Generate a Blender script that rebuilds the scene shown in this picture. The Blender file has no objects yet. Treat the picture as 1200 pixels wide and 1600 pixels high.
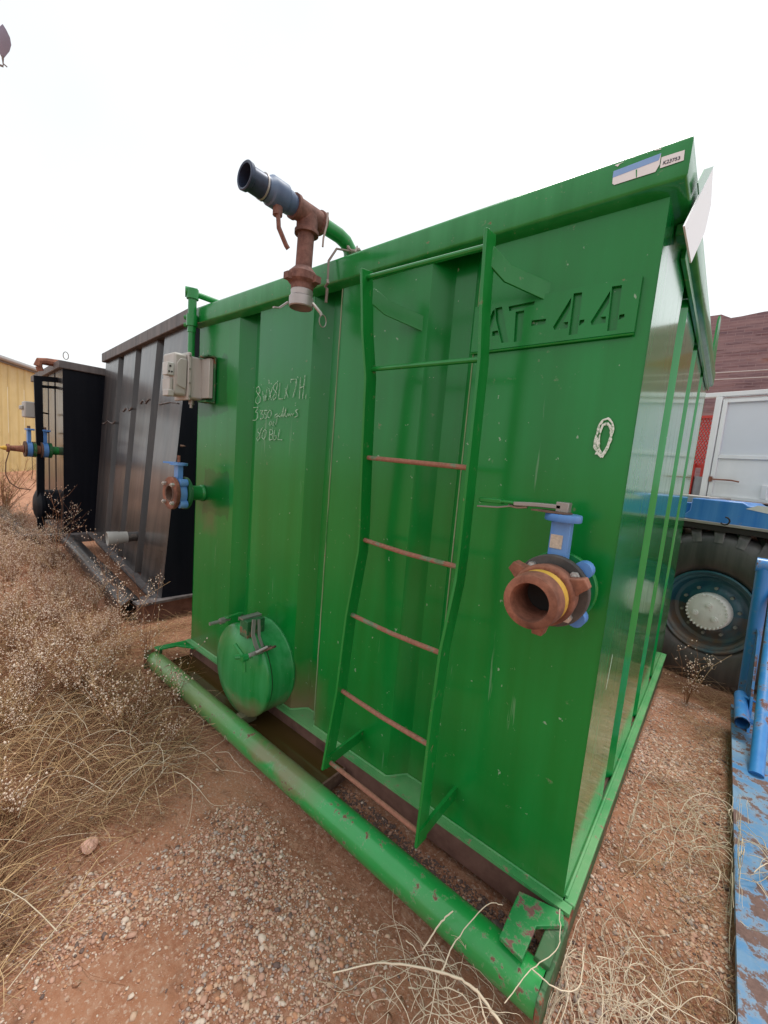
import bpy, bmesh, math, random
import numpy as np
from math import sin, cos, pi, radians
from mathutils import Vector, Matrix, noise as mnoise
random.seed(7); rng = np.random.default_rng(7)
scene = bpy.context.scene

# ---------------------------------------------------------------- camera
cam = bpy.data.objects.new('camera', bpy.data.cameras.new('camera'))
scene.collection.objects.link(cam)
Rm = [[0.7671, -0.1396, 0.6262], [0.6362, 0.03957, -0.7705], [0.08276, 0.9894, 0.1192]]
Cp = [0.2109, -1.294, 1.626]
cam.matrix_world = Matrix([[*Rm[0], Cp[0]], [*Rm[1], Cp[1]], [*Rm[2], Cp[2]], [0, 0, 0, 1]])
cam.data.sensor_fit = 'VERTICAL'; cam.data.sensor_height = 36; cam.data.sensor_width = 27
cam.data.lens = 14.57
cam.data.clip_start = 0.02; cam.data.clip_end = 1500
scene.camera = cam
# ---------------------------------------------------------------- sky, sun, exposure
SUN_EL, SUN_AZ = radians(72), radians(15)          # behind the tank, high, veiled by cloud
world = bpy.data.worlds.new('World'); scene.world = world; world.use_nodes = True
nt = world.node_tree; nt.nodes.clear()
out = nt.nodes.new('ShaderNodeOutputWorld'); bg = nt.nodes.new('ShaderNodeBackground')
sky = nt.nodes.new('ShaderNodeTexSky'); sky.sky_type = 'NISHITA'; sky.sun_disc = False
sky.sun_elevation = SUN_EL; sky.sun_rotation = SUN_AZ; sky.air_density = 1.5; sky.dust_density = 4
tc = nt.nodes.new('ShaderNodeTexCoord'); cn = nt.nodes.new('ShaderNodeTexNoise')
cn.inputs['Scale'].default_value = 1.6; cn.inputs['Detail'].default_value = 4
nt.links.new(tc.outputs['Generated'], cn.inputs['Vector'])
cr = nt.nodes.new('ShaderNodeValToRGB'); cr.color_ramp.elements[0].position = .3; cr.color_ramp.elements[1].position = .75
cr.color_ramp.elements[0].color = (8.6, 9.0, 9.2, 1); cr.color_ramp.elements[1].color = (10.4, 10.6, 10.7, 1)
nt.links.new(cn.outputs['Fac'], cr.inputs['Fac'])
mx = nt.nodes.new('ShaderNodeMix'); mx.data_type = 'RGBA'; mx.inputs['Factor'].default_value = 0.88
nt.links.new(sky.outputs[0], mx.inputs['A']); nt.links.new(cr.outputs[0], mx.inputs['B'])
nt.links.new(mx.outputs['Result'], bg.inputs['Color']); bg.inputs['Strength'].default_value = 0.086
nt.links.new(bg.outputs[0], out.inputs[0])
sun = bpy.data.objects.new('sun', bpy.data.lights.new('sun', 'SUN')); scene.collection.objects.link(sun)
sun.data.energy = 1.5; sun.data.angle = radians(12); sun.data.color = (1, .97, .92)
sd = Vector((sin(SUN_AZ)*cos(SUN_EL), cos(SUN_AZ)*cos(SUN_EL), sin(SUN_EL)))
sun.rotation_euler = sd.to_track_quat('Z', 'Y').to_euler()
vs = scene.view_settings; vs.view_transform = 'Standard'; vs.look = 'None'; vs.exposure = 0.50; vs.gamma = 1; vs.use_curve_mapping = False

# ---------------------------------------------------------------- helpers
COL = scene.collection
def thing(name, label, cat, loc=(0, 0, 0), rotz=0, group=None):
    o = bpy.data.objects.new(name, None); COL.objects.link(o); o.empty_display_size = .1
    o.location = loc; o.rotation_euler = (0, 0, rotz); o['label'] = label; o['category'] = cat
    if group: o['group'] = group
    return o
def tag(o, label=None, cat=None, group=None, kind=None):
    if label: o['label'] = label
    if cat: o['category'] = cat
    if group: o['group'] = group
    if kind: o['kind'] = kind
    return o
def wloc(o):
    p = Vector((0, 0, 0)); 
    chain = []
    while o: chain.append(o); o = o.parent
    m = Matrix.Identity(4)
    for c in reversed(chain): m = m @ Matrix.LocRotScale(c.location, c.rotation_euler, c.scale)
    return m
class MB:
    def __init__(s): s.v = []; s.f = []; s.m = []
    def add(s, vs, fs, mi=0):
        b = len(s.v); s.v += [tuple(p) for p in vs]; s.f += [tuple(b+i for i in f) for f in fs]; s.m += [mi]*len(fs); return s
    def box(s, a, b, mi=0, R=None, o=None):
        x0, y0, z0 = a; x1, y1, z1 = b
        vs = [Vector(p) for p in ((x0,y0,z0),(x1,y0,z0),(x1,y1,z0),(x0,y1,z0),(x0,y0,z1),(x1,y0,z1),(x1,y1,z1),(x0,y1,z1))]
        if R is not None: vs = [R @ (p-Vector(o)) + Vector(o) for p in vs]
        return s.add(vs, [(0,3,2,1),(4,5,6,7),(0,1,5,4),(1,2,6,5),(2,3,7,6),(3,0,4,7)], mi)
    def extr(s, poly, d, mi=0):
        """closed 3D polygon extruded along vector d"""
        n = len(poly); d = Vector(d); P = [Vector(p) for p in poly]
        return s.add(P+[p+d for p in P], [tuple(range(n))[::-1], tuple(range(n, 2*n))]+[(i, (i+1) % n, n+(i+1) % n, n+i) for i in range(n)], mi)
    def tube(s, pts, r, n=12, cap=True, mi=0, up=None):
        P = [Vector(p) for p in pts]; rs = r if isinstance(r, (list, tuple)) else [r]*len(P)
        T = [(P[min(i+1, len(P)-1)]-P[max(i-1, 0)]).normalized() for i in range(len(P))]
        u = T[0].orthogonal().normalized() if up is None else Vector(up); b = len(s.v)
        for i, p in enumerate(P):
            u = (u-T[i]*u.dot(T[i])).normalized(); w = T[i].cross(u)
            for k in range(n):
                a = 2*pi*k/n; s.v.append(tuple(p+(u*cos(a)+w*sin(a))*rs[i]))
        for i in range(len(P)-1):
            for k in range(n):
                s.f.append((b+i*n+k, b+i*n+(k+1) % n, b+(i+1)*n+(k+1) % n, b+(i+1)*n+k)); s.m.append(mi)
        if cap:
            s.f.append(tuple(b+k for k in range(n))[::-1]); s.f.append(tuple(b+(len(P)-1)*n+k for k in range(n))); s.m += [mi, mi]
        return s
    def lathe(s, o, ax, prof, n=32, mi=0, sx=1.0):
        """prof = [(distance along ax, radius)]"""
        o = Vector(o); ax = Vector(ax).normalized(); u = ax.orthogonal().normalized(); w = ax.cross(u); b = len(s.v)
        for (t, r) in prof:
            for k in range(n):
                a = 2*pi*k/n; s.v.append(tuple(o+ax*t+(u*cos(a)+w*sin(a))*max(r, 1e-4)))
        for i in range(len(prof)-1):
            for k in range(n):
                s.f.append((b+i*n+k, b+i*n+(k+1) % n, b+(i+1)*n+(k+1) % n, b+(i+1)*n+k)); s.m.append(mi)
        return s
    def twig(s, pts, rs):
        Q = spline(pts, 7); n = len(Q); m_ = len(rs)-1
        rad = [rs[min(m_, int(i*m_/(n-1)))]*(1+.25*mnoise.noise(Vector((i*.9, m_, rs[0]*999)))) for i in range(n)]
        Q = [q_+Vector((mnoise.noise(Vector((i*.7, 1, 5))), mnoise.noise(Vector((i*.7, 4, 2))), 0))*.004 for i, q_ in enumerate(Q)]
        return s.tube(Q, rad, 6)
    def bar(s, pts, w, wd, th):
        """flat bar along a polyline: width w along direction wd, thickness th across"""
        P = [Vector(p) for p in pts]; wd = Vector(wd).normalized(); b = len(s.v)
        for i, p in enumerate(P):
            T = (P[min(i+1, len(P)-1)]-P[max(i-1, 0)]).normalized()
            W = (wd-T*wd.dot(T)).normalized(); N = T.cross(W)
            for (a, c) in ((-1,-1),(1,-1),(1,1),(-1,1)): s.v.append(tuple(p+W*a*w/2+N*c*th/2))
        for i in range(len(P)-1):
            for k in range(4): s.f.append((b+i*4+k, b+i*4+(k+1) % 4, b+(i+1)*4+(k+1) % 4, b+(i+1)*4+k)); s.m.append(0)
        s.f.append((b+3, b+2, b+1, b)); n = b+(len(P)-1)*4; s.f.append((n, n+1, n+2, n+3)); s.m += [0, 0]
        return s
def link_mesh(name, me, parent=None, loc=(0, 0, 0)):
    o = bpy.data.objects.new(name, me); COL.objects.link(o); o.location = loc
    if parent: o.parent = parent
    return o
def part(name, mb, mats, parent=None, bevel=0, label=None, ang=35, kind=None, local=False, flat=False, nofix=False):
    me = bpy.data.meshes.new(name)
    V = mb.v
    if parent is not None and not local:
        inv = wloc(parent).inverted(); V = [tuple(inv @ Vector(p)) for p in V]
    me.from_pydata(V, [], mb.f); me.validate(clean_customdata=False)
    for m in (mats if isinstance(mats, (list, tuple)) else [mats]): me.materials.append(m)
    if any(mb.m) and len(me.polygons) == len(mb.m): me.polygons.foreach_set('material_index', mb.m)
    if not nofix:
        bm = bmesh.new(); bm.from_mesh(me); bmesh.ops.recalc_face_normals(bm, faces=bm.faces); bm.to_mesh(me); bm.free()
    if not flat:
        me.shade_smooth(); me.set_sharp_from_angle(angle=radians(ang))
    o = link_mesh(name, me, parent)
    if bevel:
        b = o.modifiers.new('bevel', 'BEVEL'); b.width = bevel; b.segments = 2; b.limit_method = 'ANGLE'; b.angle_limit = radians(40); b.harden_normals = False
    if label: o['label'] = label
    if kind: o['kind'] = kind
    return o
def structure(name, mb, mat, kind='structure', **k):
    o = part(name, mb, mat, **k); o['kind'] = kind; return o

# ---------------------------------------------------------------- materials
def newmat(name):
    m = bpy.data.materials.new(name); m.use_nodes = True; nt = m.node_tree
    return m, nt, nt.nodes['Principled BSDF']
def N(nt, t, **kw):
    n = nt.nodes.new(t)
    for k, v in kw.items():
        if k in n.inputs: n.inputs[k].default_value = v
        else: setattr(n, k, v)
    return n
def ramp(nt, fac, a, b, ca=(0, 0, 0, 1), cb=(1, 1, 1, 1)):
    r = nt.nodes.new('ShaderNodeValToRGB'); e = r.color_ramp.elements
    e[0].position = a; e[1].position = b; e[0].color = ca; e[1].color = cb
    nt.links.new(fac, r.inputs['Fac']); return r.outputs[0]
def mixc(nt, f, a, b, blend='MIX'):
    m = nt.nodes.new('ShaderNodeMix'); m.data_type = 'RGBA'; m.blend_type = blend
    for s, v in (('Factor', f), ('A', a), ('B', b)):
        if hasattr(v, 'links') or isinstance(v, bpy.types.NodeSocket): nt.links.new(v, m.inputs[s])
        else: m.inputs[s].default_value = v if s == 'Factor' else (*v[:3], 1)
    return m.outputs['Result']
def math_(nt, op, a, b=0.0, clamp=False):
    m = nt.nodes.new('ShaderNodeMath'); m.operation = op; m.use_clamp = clamp
    for i, v in enumerate((a, b)):
        if isinstance(v, bpy.types.NodeSocket): nt.links.new(v, m.inputs[i])
        else: m.inputs[i].default_value = v
    return m.outputs[0]
def texnoise(nt, scale, detail=4, vec=(1, 1, 1), rough=.55, off=(0, 0, 0), coord='Object'):
    t = nt.nodes.new('ShaderNodeTexCoord'); mp = nt.nodes.new('ShaderNodeMapping'); mp.inputs['Scale'].default_value = vec
    mp.inputs['Location'].default_value = off
    nt.links.new(t.outputs[coord], mp.inputs[0]); n = nt.nodes.new('ShaderNodeTexNoise')
    n.inputs['Scale'].default_value = scale; n.inputs['Detail'].default_value = detail; n.inputs['Roughness'].default_value = rough
    nt.links.new(mp.outputs[0], n.inputs['Vector']); return n.outputs['Fac']
def objz(nt, k=2):
    t = nt.nodes.new('ShaderNodeTexCoord'); s = nt.nodes.new('ShaderNodeSeparateXYZ'); nt.links.new(t.outputs['Object'], s.inputs[0]); return s.outputs[k]
def paint(name, col, rough=.4, coat=0.0, coat_r=.1, fade=.25, fadecol=None, rust=0.0, rustcol=(.16, .055, .03), dust=0.0, dustz=(0, .5),
          dustcol=(.23, .14, .09), metal=0.0, bump=.05, streak=(14, 14, .9), rustscale=14, spec=.5, cior=1.5, patches=(), chips=0.0):
    m, nt, p = newmat(name)
    c = col
    fn = ramp(nt, texnoise(nt, 1, 5, streak), .35, .75)
    fadecol = fadecol or tuple(min(1, v*1.25+.02) for v in col)
    cc = mixc(nt, math_(nt, 'MULTIPLY', fn, fade*2, True), col, fadecol)
    cc = mixc(nt, math_(nt, 'MULTIPLY', ramp(nt, texnoise(nt, 2.2, 5, (1, 1, 1), .6, (3, 1, 2)), .4, .7), .35), cc, tuple(v*.72 for v in col))
    if patches:
        tcx = nt.nodes.new('ShaderNodeTexCoord'); sp3 = nt.nodes.new('ShaderNodeSeparateXYZ'); nt.links.new(tcx.outputs['Object'], sp3.inputs[0])
        wob = math_(nt, 'MULTIPLY', math_(nt, 'SUBTRACT', texnoise(nt, 5, 5, (1.6, 1.6, .7)), .5), .16)
        for (px_, hw, pz_, hh, pc_, ps_, sf_) in patches:
            dx_ = math_(nt, 'DIVIDE', math_(nt, 'ABSOLUTE', math_(nt, 'SUBTRACT', math_(nt, 'ADD', sp3.outputs[0], wob), px_)), hw)
            dz_ = math_(nt, 'DIVIDE', math_(nt, 'ABSOLUTE', math_(nt, 'SUBTRACT', math_(nt, 'ADD', sp3.outputs[2], wob), pz_)), hh)
            msk = math_(nt, 'SUBTRACT', 1.0, ramp(nt, math_(nt, 'MAXIMUM', dx_, dz_), 1-sf_, 1.0))
            cc = mixc(nt, math_(nt, 'MULTIPLY', msk, ps_), cc, pc_)
    rr = rough
    R = math_(nt, 'ADD', math_(nt, 'MULTIPLY', texnoise(nt, 5, 5, (3, 3, .6), .6), .25), rough-.12, True)
    if dust:
        g = math_(nt, 'SUBTRACT', 1.0, ramp(nt, objz(nt), dustz[0], dustz[1]))
        dn = ramp(nt, texnoise(nt, 3.5, 6, (1.5, 1.5, .8), .65), .35, .7)
        d = math_(nt, 'MULTIPLY', math_(nt, 'MULTIPLY', g, dn), dust, True)
        cc = mixc(nt, d, cc, dustcol); R = math_(nt, 'ADD', R, math_(nt, 'MULTIPLY', d, .4), True)
    coatv = coat
    if chips:
        ck = ramp(nt, texnoise(nt, 38, 3, (1, 1, .8), .6, (11, 4, 6)), .715, .735)
        sc_ = ramp(nt, texnoise(nt, 30, 4, (1, 1, .06), .6, (1, 14, 6)), .66, .70)
        sc_ = math_(nt, 'MULTIPLY', sc_, ramp(nt, texnoise(nt, 2, 3, (1, 1, 1), .5, (21, 4, 6)), .5, .6))
        cc = mixc(nt, math_(nt, 'MULTIPLY', math_(nt, 'MAXIMUM', ck, math_(nt, 'MULTIPLY', sc_, .35)), chips, True), cc, (.30, .42, .30))
    if rust:
        n1 = texnoise(nt, rustscale, 8, (1, 1, 1), .68, (7, 3, 1))
        lo = .72-rust*.34
        n1 = math_(nt, 'ADD', n1, math_(nt, 'MULTIPLY', math_(nt, 'SUBTRACT', texnoise(nt, rustscale*5, 5, (1, 1, 1), .75, (2, 5, 9)), .5), .16))
        rm = ramp(nt, n1, lo, lo+.035)
        cc = mixc(nt, math_(nt, 'MULTIPLY', ramp(nt, n1, lo-.05, lo), .55), cc, tuple(.5*v+.5*w_ for v, w_ in zip(fadecol, (.30, .24, .20))))
        rc = mixc(nt, texnoise(nt, 90, 5, (1, 1, 1), .7), tuple(v*.6 for v in rustcol), tuple(v*2.3 for v in rustcol))
        cc = mixc(nt, rm, cc, rc); R = math_(nt, 'ADD', R, math_(nt, 'MULTIPLY', rm, .5), True)
        if coat: coatv = math_(nt, 'MULTIPLY', math_(nt, 'SUBTRACT', 1.0, rm), coat)
    nt.links.new(cc, p.inputs['Base Color']); nt.links.new(R, p.inputs['Roughness'])
    p.inputs['Metallic'].default_value = metal; p.inputs['Specular IOR Level'].default_value = spec
    if coat:
        if isinstance(coatv, float): p.inputs['Coat Weight'].default_value = coatv
        else: nt.links.new(coatv, p.inputs['Coat Weight'])
        p.inputs['Coat Roughness'].default_value = coat_r; p.inputs['Coat IOR'].default_value = cior
    if bump:
        b = nt.nodes.new('ShaderNodeBump'); b.inputs['Strength'].default_value = 1; b.inputs['Distance'].default_value = .004*bump*5
        nt.links.new(texnoise(nt, 9, 6, (1, 1, 1), .6), b.inputs['Height']); nt.links.new(b.outputs[0], p.inputs['Normal'])
    return m
def rusty(name, col=(.17, .062, .036), col2=(.33, .135, .082), rough=.85, bump=.35, scale=35):
    m, nt, p = newmat(name)
    n = texnoise(nt, scale, 8, rough=.7); cc = mixc(nt, ramp(nt, n, .35, .65), col, col2)
    cc = mixc(nt, ramp(nt, texnoise(nt, 8, 5), .5, .7), cc, tuple(v*.55 for v in col))
    nt.links.new(cc, p.inputs['Base Color']); p.inputs['Roughness'].default_value = rough
    b = nt.nodes.new('ShaderNodeBump'); b.inputs['Distance'].default_value = .003; b.inputs['Strength'].default_value = bump
    nt.links.new(n, b.inputs['Height']); nt.links.new(b.outputs[0], p.inputs['Normal']); return m
def simple(name, col, rough=.6, metal=0.0, var=.2, scale=20):
    m, nt, p = newmat(name)
    nt.links.new(mixc(nt, texnoise(nt, scale, 4), tuple(v*(1-var) for v in col), tuple(min(1, v*(1+var)) for v in col)), p.inputs['Base Color'])
    p.inputs['Roughness'].default_value = rough; p.inputs['Metallic'].default_value = metal; return m

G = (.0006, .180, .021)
GF = (.003, .25, .045)
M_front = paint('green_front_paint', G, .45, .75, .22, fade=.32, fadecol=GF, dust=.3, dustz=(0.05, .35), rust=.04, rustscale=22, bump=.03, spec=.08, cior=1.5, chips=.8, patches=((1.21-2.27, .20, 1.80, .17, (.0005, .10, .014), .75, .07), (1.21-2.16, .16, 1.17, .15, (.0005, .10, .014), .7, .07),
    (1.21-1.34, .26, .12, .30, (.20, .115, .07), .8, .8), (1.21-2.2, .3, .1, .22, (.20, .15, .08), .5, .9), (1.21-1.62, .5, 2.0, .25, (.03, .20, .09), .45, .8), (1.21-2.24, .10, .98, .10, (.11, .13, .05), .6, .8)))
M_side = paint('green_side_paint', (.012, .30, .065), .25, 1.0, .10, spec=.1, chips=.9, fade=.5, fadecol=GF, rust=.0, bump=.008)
M_green = paint('green_trim_paint', (.003, .20, .030), .42, .8, .2, spec=.1, fade=.4, fadecol=(.03, .30, .08), rust=.12, rustscale=40, bump=.06)
M_pipe = paint('green_pipe_paint', (.006, .27, .045), .42, .9, .22, spec=.1, fade=.5, fadecol=(.05, .38, .11), rust=.34, rustscale=26, rustcol=(.13, .06, .045), dust=.5, dustz=(-.02, .12), patches=((1.21-2.05, .75, .12, .10, (.26, .27, .12), .6, .6), (1.21-1.12, .30, .10, .045, (.24, .15, .09), .7, .6)), bump=.06, streak=(1.2, 8, 8))
M_ladder = paint('green_ladder_paint', (.0015, .19, .024), .42, .8, .2, spec=.1, fade=.3, rust=.16, rustscale=30, bump=.05)
M_rung = paint('rung_worn_paint', (.10, .16, .08), .55, rust=.95, rustscale=9, rustcol=(.2, .09, .06), bump=.1)
M_flg = paint('green_flange_paint', (.03, .27, .07), .5, .3, .3, fade=.8, fadecol=(.16, .38, .15), rust=.3, rustscale=34, rustcol=(.20, .13, .08), streak=(3, 3, 3), bump=.1)
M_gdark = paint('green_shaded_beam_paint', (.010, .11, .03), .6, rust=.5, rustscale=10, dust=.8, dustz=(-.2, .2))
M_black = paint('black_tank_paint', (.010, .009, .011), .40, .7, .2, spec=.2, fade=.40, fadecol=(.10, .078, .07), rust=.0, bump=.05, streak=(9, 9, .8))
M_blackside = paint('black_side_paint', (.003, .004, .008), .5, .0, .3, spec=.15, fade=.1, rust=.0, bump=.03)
M_blackrim = paint('black_rim_paint', (.07, .06, .06), .55, fade=.6, fadecol=(.17, .145, .14), rust=.1)
M_blackpipe = paint('black_pipe_paint', (.018, .017, .020), .4, .4, .2, fade=.5, fadecol=(.10, .08, .07), rust=.32, rustscale=9, rustcol=(.10, .06, .05))
M_rust = rusty('orange_rust'); M_rustd = rusty('dark_rust', (.10, .05, .035), (.20, .12, .085))
M_rustbeam = rusty('rusty_beam', (.13, .06, .045), (.20, .10, .075), .8, .2, 12)
M_flange = rusty('blackened_flange', (.055, .05, .045), (.10, .085, .075), .6, .15)
M_blue = paint('valve_blue_paint', (.07, .22, .56), .45, fade=.5, fadecol=(.20, .38, .66), rust=.12, rustscale=20)
M_bolt = simple('zinc_bolt', (.55, .53, .5), .4, .6)
M_yellow = rusty('yellow_seal', (.55, .33, .03), (.7, .42, .08), .7, .2)
M_grey = paint('grey_box_paint', (.42, .40, .37), .45, fade=.3, bump=.04, rust=.08)
M_steel = simple('worn_steel', (.33, .31, .29), .45, .7)
M_alu = simple('dull_aluminium', (.42, .39, .38), .45, .5)
M_dark = simple('dark_bore', (.02, .016, .014), .8)
M_rubber = simple('rubber', (.02, .02, .02), .7)
def chalkmat(name, col, lo, hi):
    m, nt, p = newmat(name); k = ramp(nt, texnoise(nt, 170, 4, rough=.8), lo, hi)
    nt.links.new(mixc(nt, k, G, col), p.inputs['Base Color']); p.inputs['Roughness'].default_value = .9; return m
M_chalk = chalkmat('chalk', (.72, .77, .70), .36, .50)
M_chalkthin = chalkmat('thin_chalk', (.50, .70, .54), .34, .56)
M_white = simple('white_label', (.78, .77, .78), .4, var=.06)
M_lblue = simple('faded_blue_label', (.22, .38, .68), .45, var=.12)
M_ink = simple('dark_ink', (.05, .05, .08), .6)
M_faint = simple('faded_pink_ink', (.62, .48, .47), .6)

# ---------------------------------------------------------------- ground
def smooth(a, b, t):
    t = max(0.0, min(1.0, (t-a)/(b-a))); return t*t*(3-2*t)
def gh(x, y):
    z = .172 - .14*smooth(1.0, 3.2, y)*smooth(-1.5, .3, x) + .014*smooth(-.34, -.62, y) - .022*math.exp(-((y+.27)/.07)**2)*(1 if -2.6 < x < .1 else 0)
    d = math.hypot(x, y)
    a = 1 if d < 9 else max(0, 1-(d-9)/10)
    v = Vector((x, y, 0))
    z += a*(.020*mnoise.noise(v*1.3) + .009*mnoise.noise(v*4.7) + .004*mnoise.noise(v*14) + .0022*mnoise.noise(v*37))
    if x < -2: z -= .06*smooth(-2, -5, x)
    return z
def axis_pts(a, b, step, far):
    fine = list(np.arange(a, b+1e-6, step)); lo = []; hi = []; s = step; p = a
    while p > -far: s *= 1.28; p -= s; lo.append(p)
    s = step; p = b
    while p < far: s *= 1.28; p += s; hi.append(p)
    return lo[::-1]+fine+hi
gx = axis_pts(-3.0, 1.3, .022, 400); gy = axis_pts(-1.6, 2.6, .022, 400)
g = MB(); nx, ny = len(gx), len(gy)
g.v = [(x, y, gh(x, y)) for y in gy for x in gx]
g.f = [(j*nx+i, j*nx+i+1, (j+1)*nx+i+1, (j+1)*nx+i) for j in range(ny-1) for i in range(nx-1)]; g.m = [0]*len(g.f)
m, nt, p = newmat('red_dirt')
c1 = mixc(nt, ramp(nt, texnoise(nt, 1.6, 6), .35, .65), (.28, .115, .064), (.46, .22, .125))
c1 = mixc(nt, ramp(nt, texnoise(nt, 40, 6, rough=.7), .42, .62), c1, (.43, .23, .145))
c1 = mixc(nt, ramp(nt, texnoise(nt, 95, 3, rough=.6, off=(4, 4, 4)), .56, .66), c1, (.52, .35, .26))
c1 = mixc(nt, ramp(nt, texnoise(nt, 7, 6, rough=.7, off=(9, 2, 0)), .55, .72), c1, (.19, .085, .05))
nt.links.new(c1, p.inputs['Base Color']); p.inputs['Roughness'].default_value = .95; p.inputs['Specular IOR Level'].default_value = .2
b = N(nt, 'ShaderNodeBump', Strength=.9, Distance=.012); nt.links.new(texnoise(nt, 55, 8, rough=.7), b.inputs['Height']); nt.links.new(b.outputs[0], p.inputs['Normal'])
M_dirt = m
structure('ground', g, M_dirt, nofix=True)

# ---------------------------------------------------------------- green tank
L_, W_, ZB, ZT, R_ = 2.4223, 2.5093, .33, 2.46, .0345
ZW = 2.362
tank = thing('storage_tank', 'bright green steel storage tank with ladder and chalk writing, in the foreground', 'tank', (-1.21, 1.25, .19))
def dent(x, y, z, k=.0022):
    return k*(1+mnoise.noise(Vector((x*1.9+5, y*1.9, z*1.3))))*.5*2
def sheet(prof, z0, z1, place, dz=.06, dents=.003):
    """prof: list of (s, depth); returns MB of a folded sheet"""
    P = []
    for i in range(len(prof)-1):
        (s0, d0), (s1, d1) = prof[i], prof[i+1]; n = max(1, int(abs(s1-s0)/.07))
        P += [(s0+(s1-s0)*k/n, d0+(d1-d0)*k/n) for k in range(n)]
    P.append(prof[-1]); nz = int((z1-z0)/dz); mb = MB()
    for j in range(nz+1):
        z = z0+(z1-z0)*j/nz
        for (s, d) in P:
            e = min(1, 8*min(j, nz-j)/nz)
            mb.v.append(place(s, d+e*dents*(.5+.5*mnoise.noise(Vector((s*2.3, z*1.1, dents*900)))), z))
    n = len(P)
    for j in range(nz):
        for i in range(n-1): mb.f.append((j*n+i, j*n+i+1, (j+1)*n+i+1, (j+1)*n+i)); mb.m.append(0)
    return mb
def grooves(length, gs, depth=.055, w=.07, c=.008):
    """gs: list of (start, end)"""
    pr = [(0, 0)]
    for a, b_ in gs:
        i0, i1 = a+w, b_-w
        pr += [(a-c, 0), (a+c*.6, depth*c/w), (i0-c*.6, depth-depth*c/w), (i0+c, depth), (i1-c, depth), (i1+c*.6, depth-depth*c/w), (b_-c*.6, depth*c/w), (b_+c, 0)]
    pr.append((length, 0)); return pr
fg = [(.46, .64), (1.08, 1.25), (1.72, 1.905)]      # measured from the left end
fw = sheet(grooves(L_, fg, .072, .042), ZB, ZW+.02, lambda s, d, z: (-L_+s, d, z))
part('front_wall', fw, M_front, tank, ang=30)
sg = [(.52, .71), (1.16, 1.35), (1.80, 1.99)]
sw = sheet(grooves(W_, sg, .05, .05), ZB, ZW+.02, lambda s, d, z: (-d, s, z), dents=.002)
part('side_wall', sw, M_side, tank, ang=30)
part('far_side_wall', sheet([(0, 0), (W_, 0)], ZB, ZW+.02, lambda s, d, z: (-L_+d, s, z)), M_front, tank)
part('back_wall', sheet([(0, 0), (L_, 0)], ZB, ZW+.02, lambda s, d, z: (-L_+s, W_-d, z)), M_front, tank)
part('roof', MB().box((-L_+.005, .005, 2.425), (-.005, W_-.005, 2.437)), M_green, tank)
part('floor_plate', MB().box((-L_+.01, .01, .315), (-.01, W_-.01, .328)), M_rustbeam, tank)
# rim: a folded band round the top
def rim_loop(mb, prof, x0, x1, y0, y1):
    """prof = (outward offset, z)"""
    n = len(prof); b = len(mb.v)
    for (o_, z) in prof:
        for (x, y) in ((x0-o_, y0-o_), (x1+o_, y0-o_), (x1+o_, y1+o_), (x0-o_, y1+o_)): mb.v.append((x, y, z))
    for i in range(n-1):
        for k in range(4): mb.f.append((b+i*4+k, b+i*4+(k+1) % 4, b+(i+1)*4+(k+1) % 4, b+(i+1)*4+k)); mb.m.append(0)
    return mb
rim = rim_loop(MB(), [(-.004, 2.345), (.010, 2.352), (R_-.006, 2.362), (R_, 2.370), (R_+.001, 2.447), (R_-.002, 2.456), (R_-.010, 2.461), (-.06, 2.461), (-.062, 2.43)], -L_, 0, 0, W_)
part('top_rim', rim, M_green, tank, ang=50, label='green folded top rim, its side edge shining in the sky light')
# stepped reinforcing strips under the side rim
part('rim_stiffener', MB().box((.003, .30, 2.318), (.016, 2.47, 2.346)), M_green, tank, bevel=.002)
part('corner_cleat', MB().box((.002, .14, 2.315), (.030, .19, 2.346)), M_green, tank, bevel=.003)
m, nt, p = newmat('sky_white_sheet'); p.inputs['Base Color'].default_value = (.72, .72, .72, 1); p.inputs['Roughness'].default_value = .35
cc = mixc(nt, ramp(nt, texnoise(nt, 25, 8, rough=.7), .66, .69), (.82, .85, .88), (.2, .2, .22)); nt.links.new(cc, p.inputs['Base Color']); M_sheet = m  # near-white base paints in the sky reflected by the flap
fl = [(.050, .293, 2.558), (.046, .04, 2.319), (.044, -.026, 2.254), (.046, .184, 2.253), (.050, .35, 2.408), (.052, .373, 2.497)]
part('bent_flap', MB().extr(fl, (-.004, 0, 0)), [M_sheet], tank, label='bent sheet of bare metal, painted sky-reflection white, sticking up past the side rim')
part('flap_edge', MB().extr([(.049, .098, 2.386), (.049, .046, 2.387), (.050, .125, 2.462), (.051, .293, 2.562)], (-.003, .0, 0)), [M_green], tank)
lug = [(.006, 2.46, 2.36), (.008, 2.46, 2.79), (.012, 2.48, 2.83), (.014, 2.53, 2.82), (.02, 2.545, 2.6), (.03, 2.545, 2.36)]
part('lifting_lug', MB().extr(lug, (-.012, 0, 0)), M_green, tank)
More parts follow.
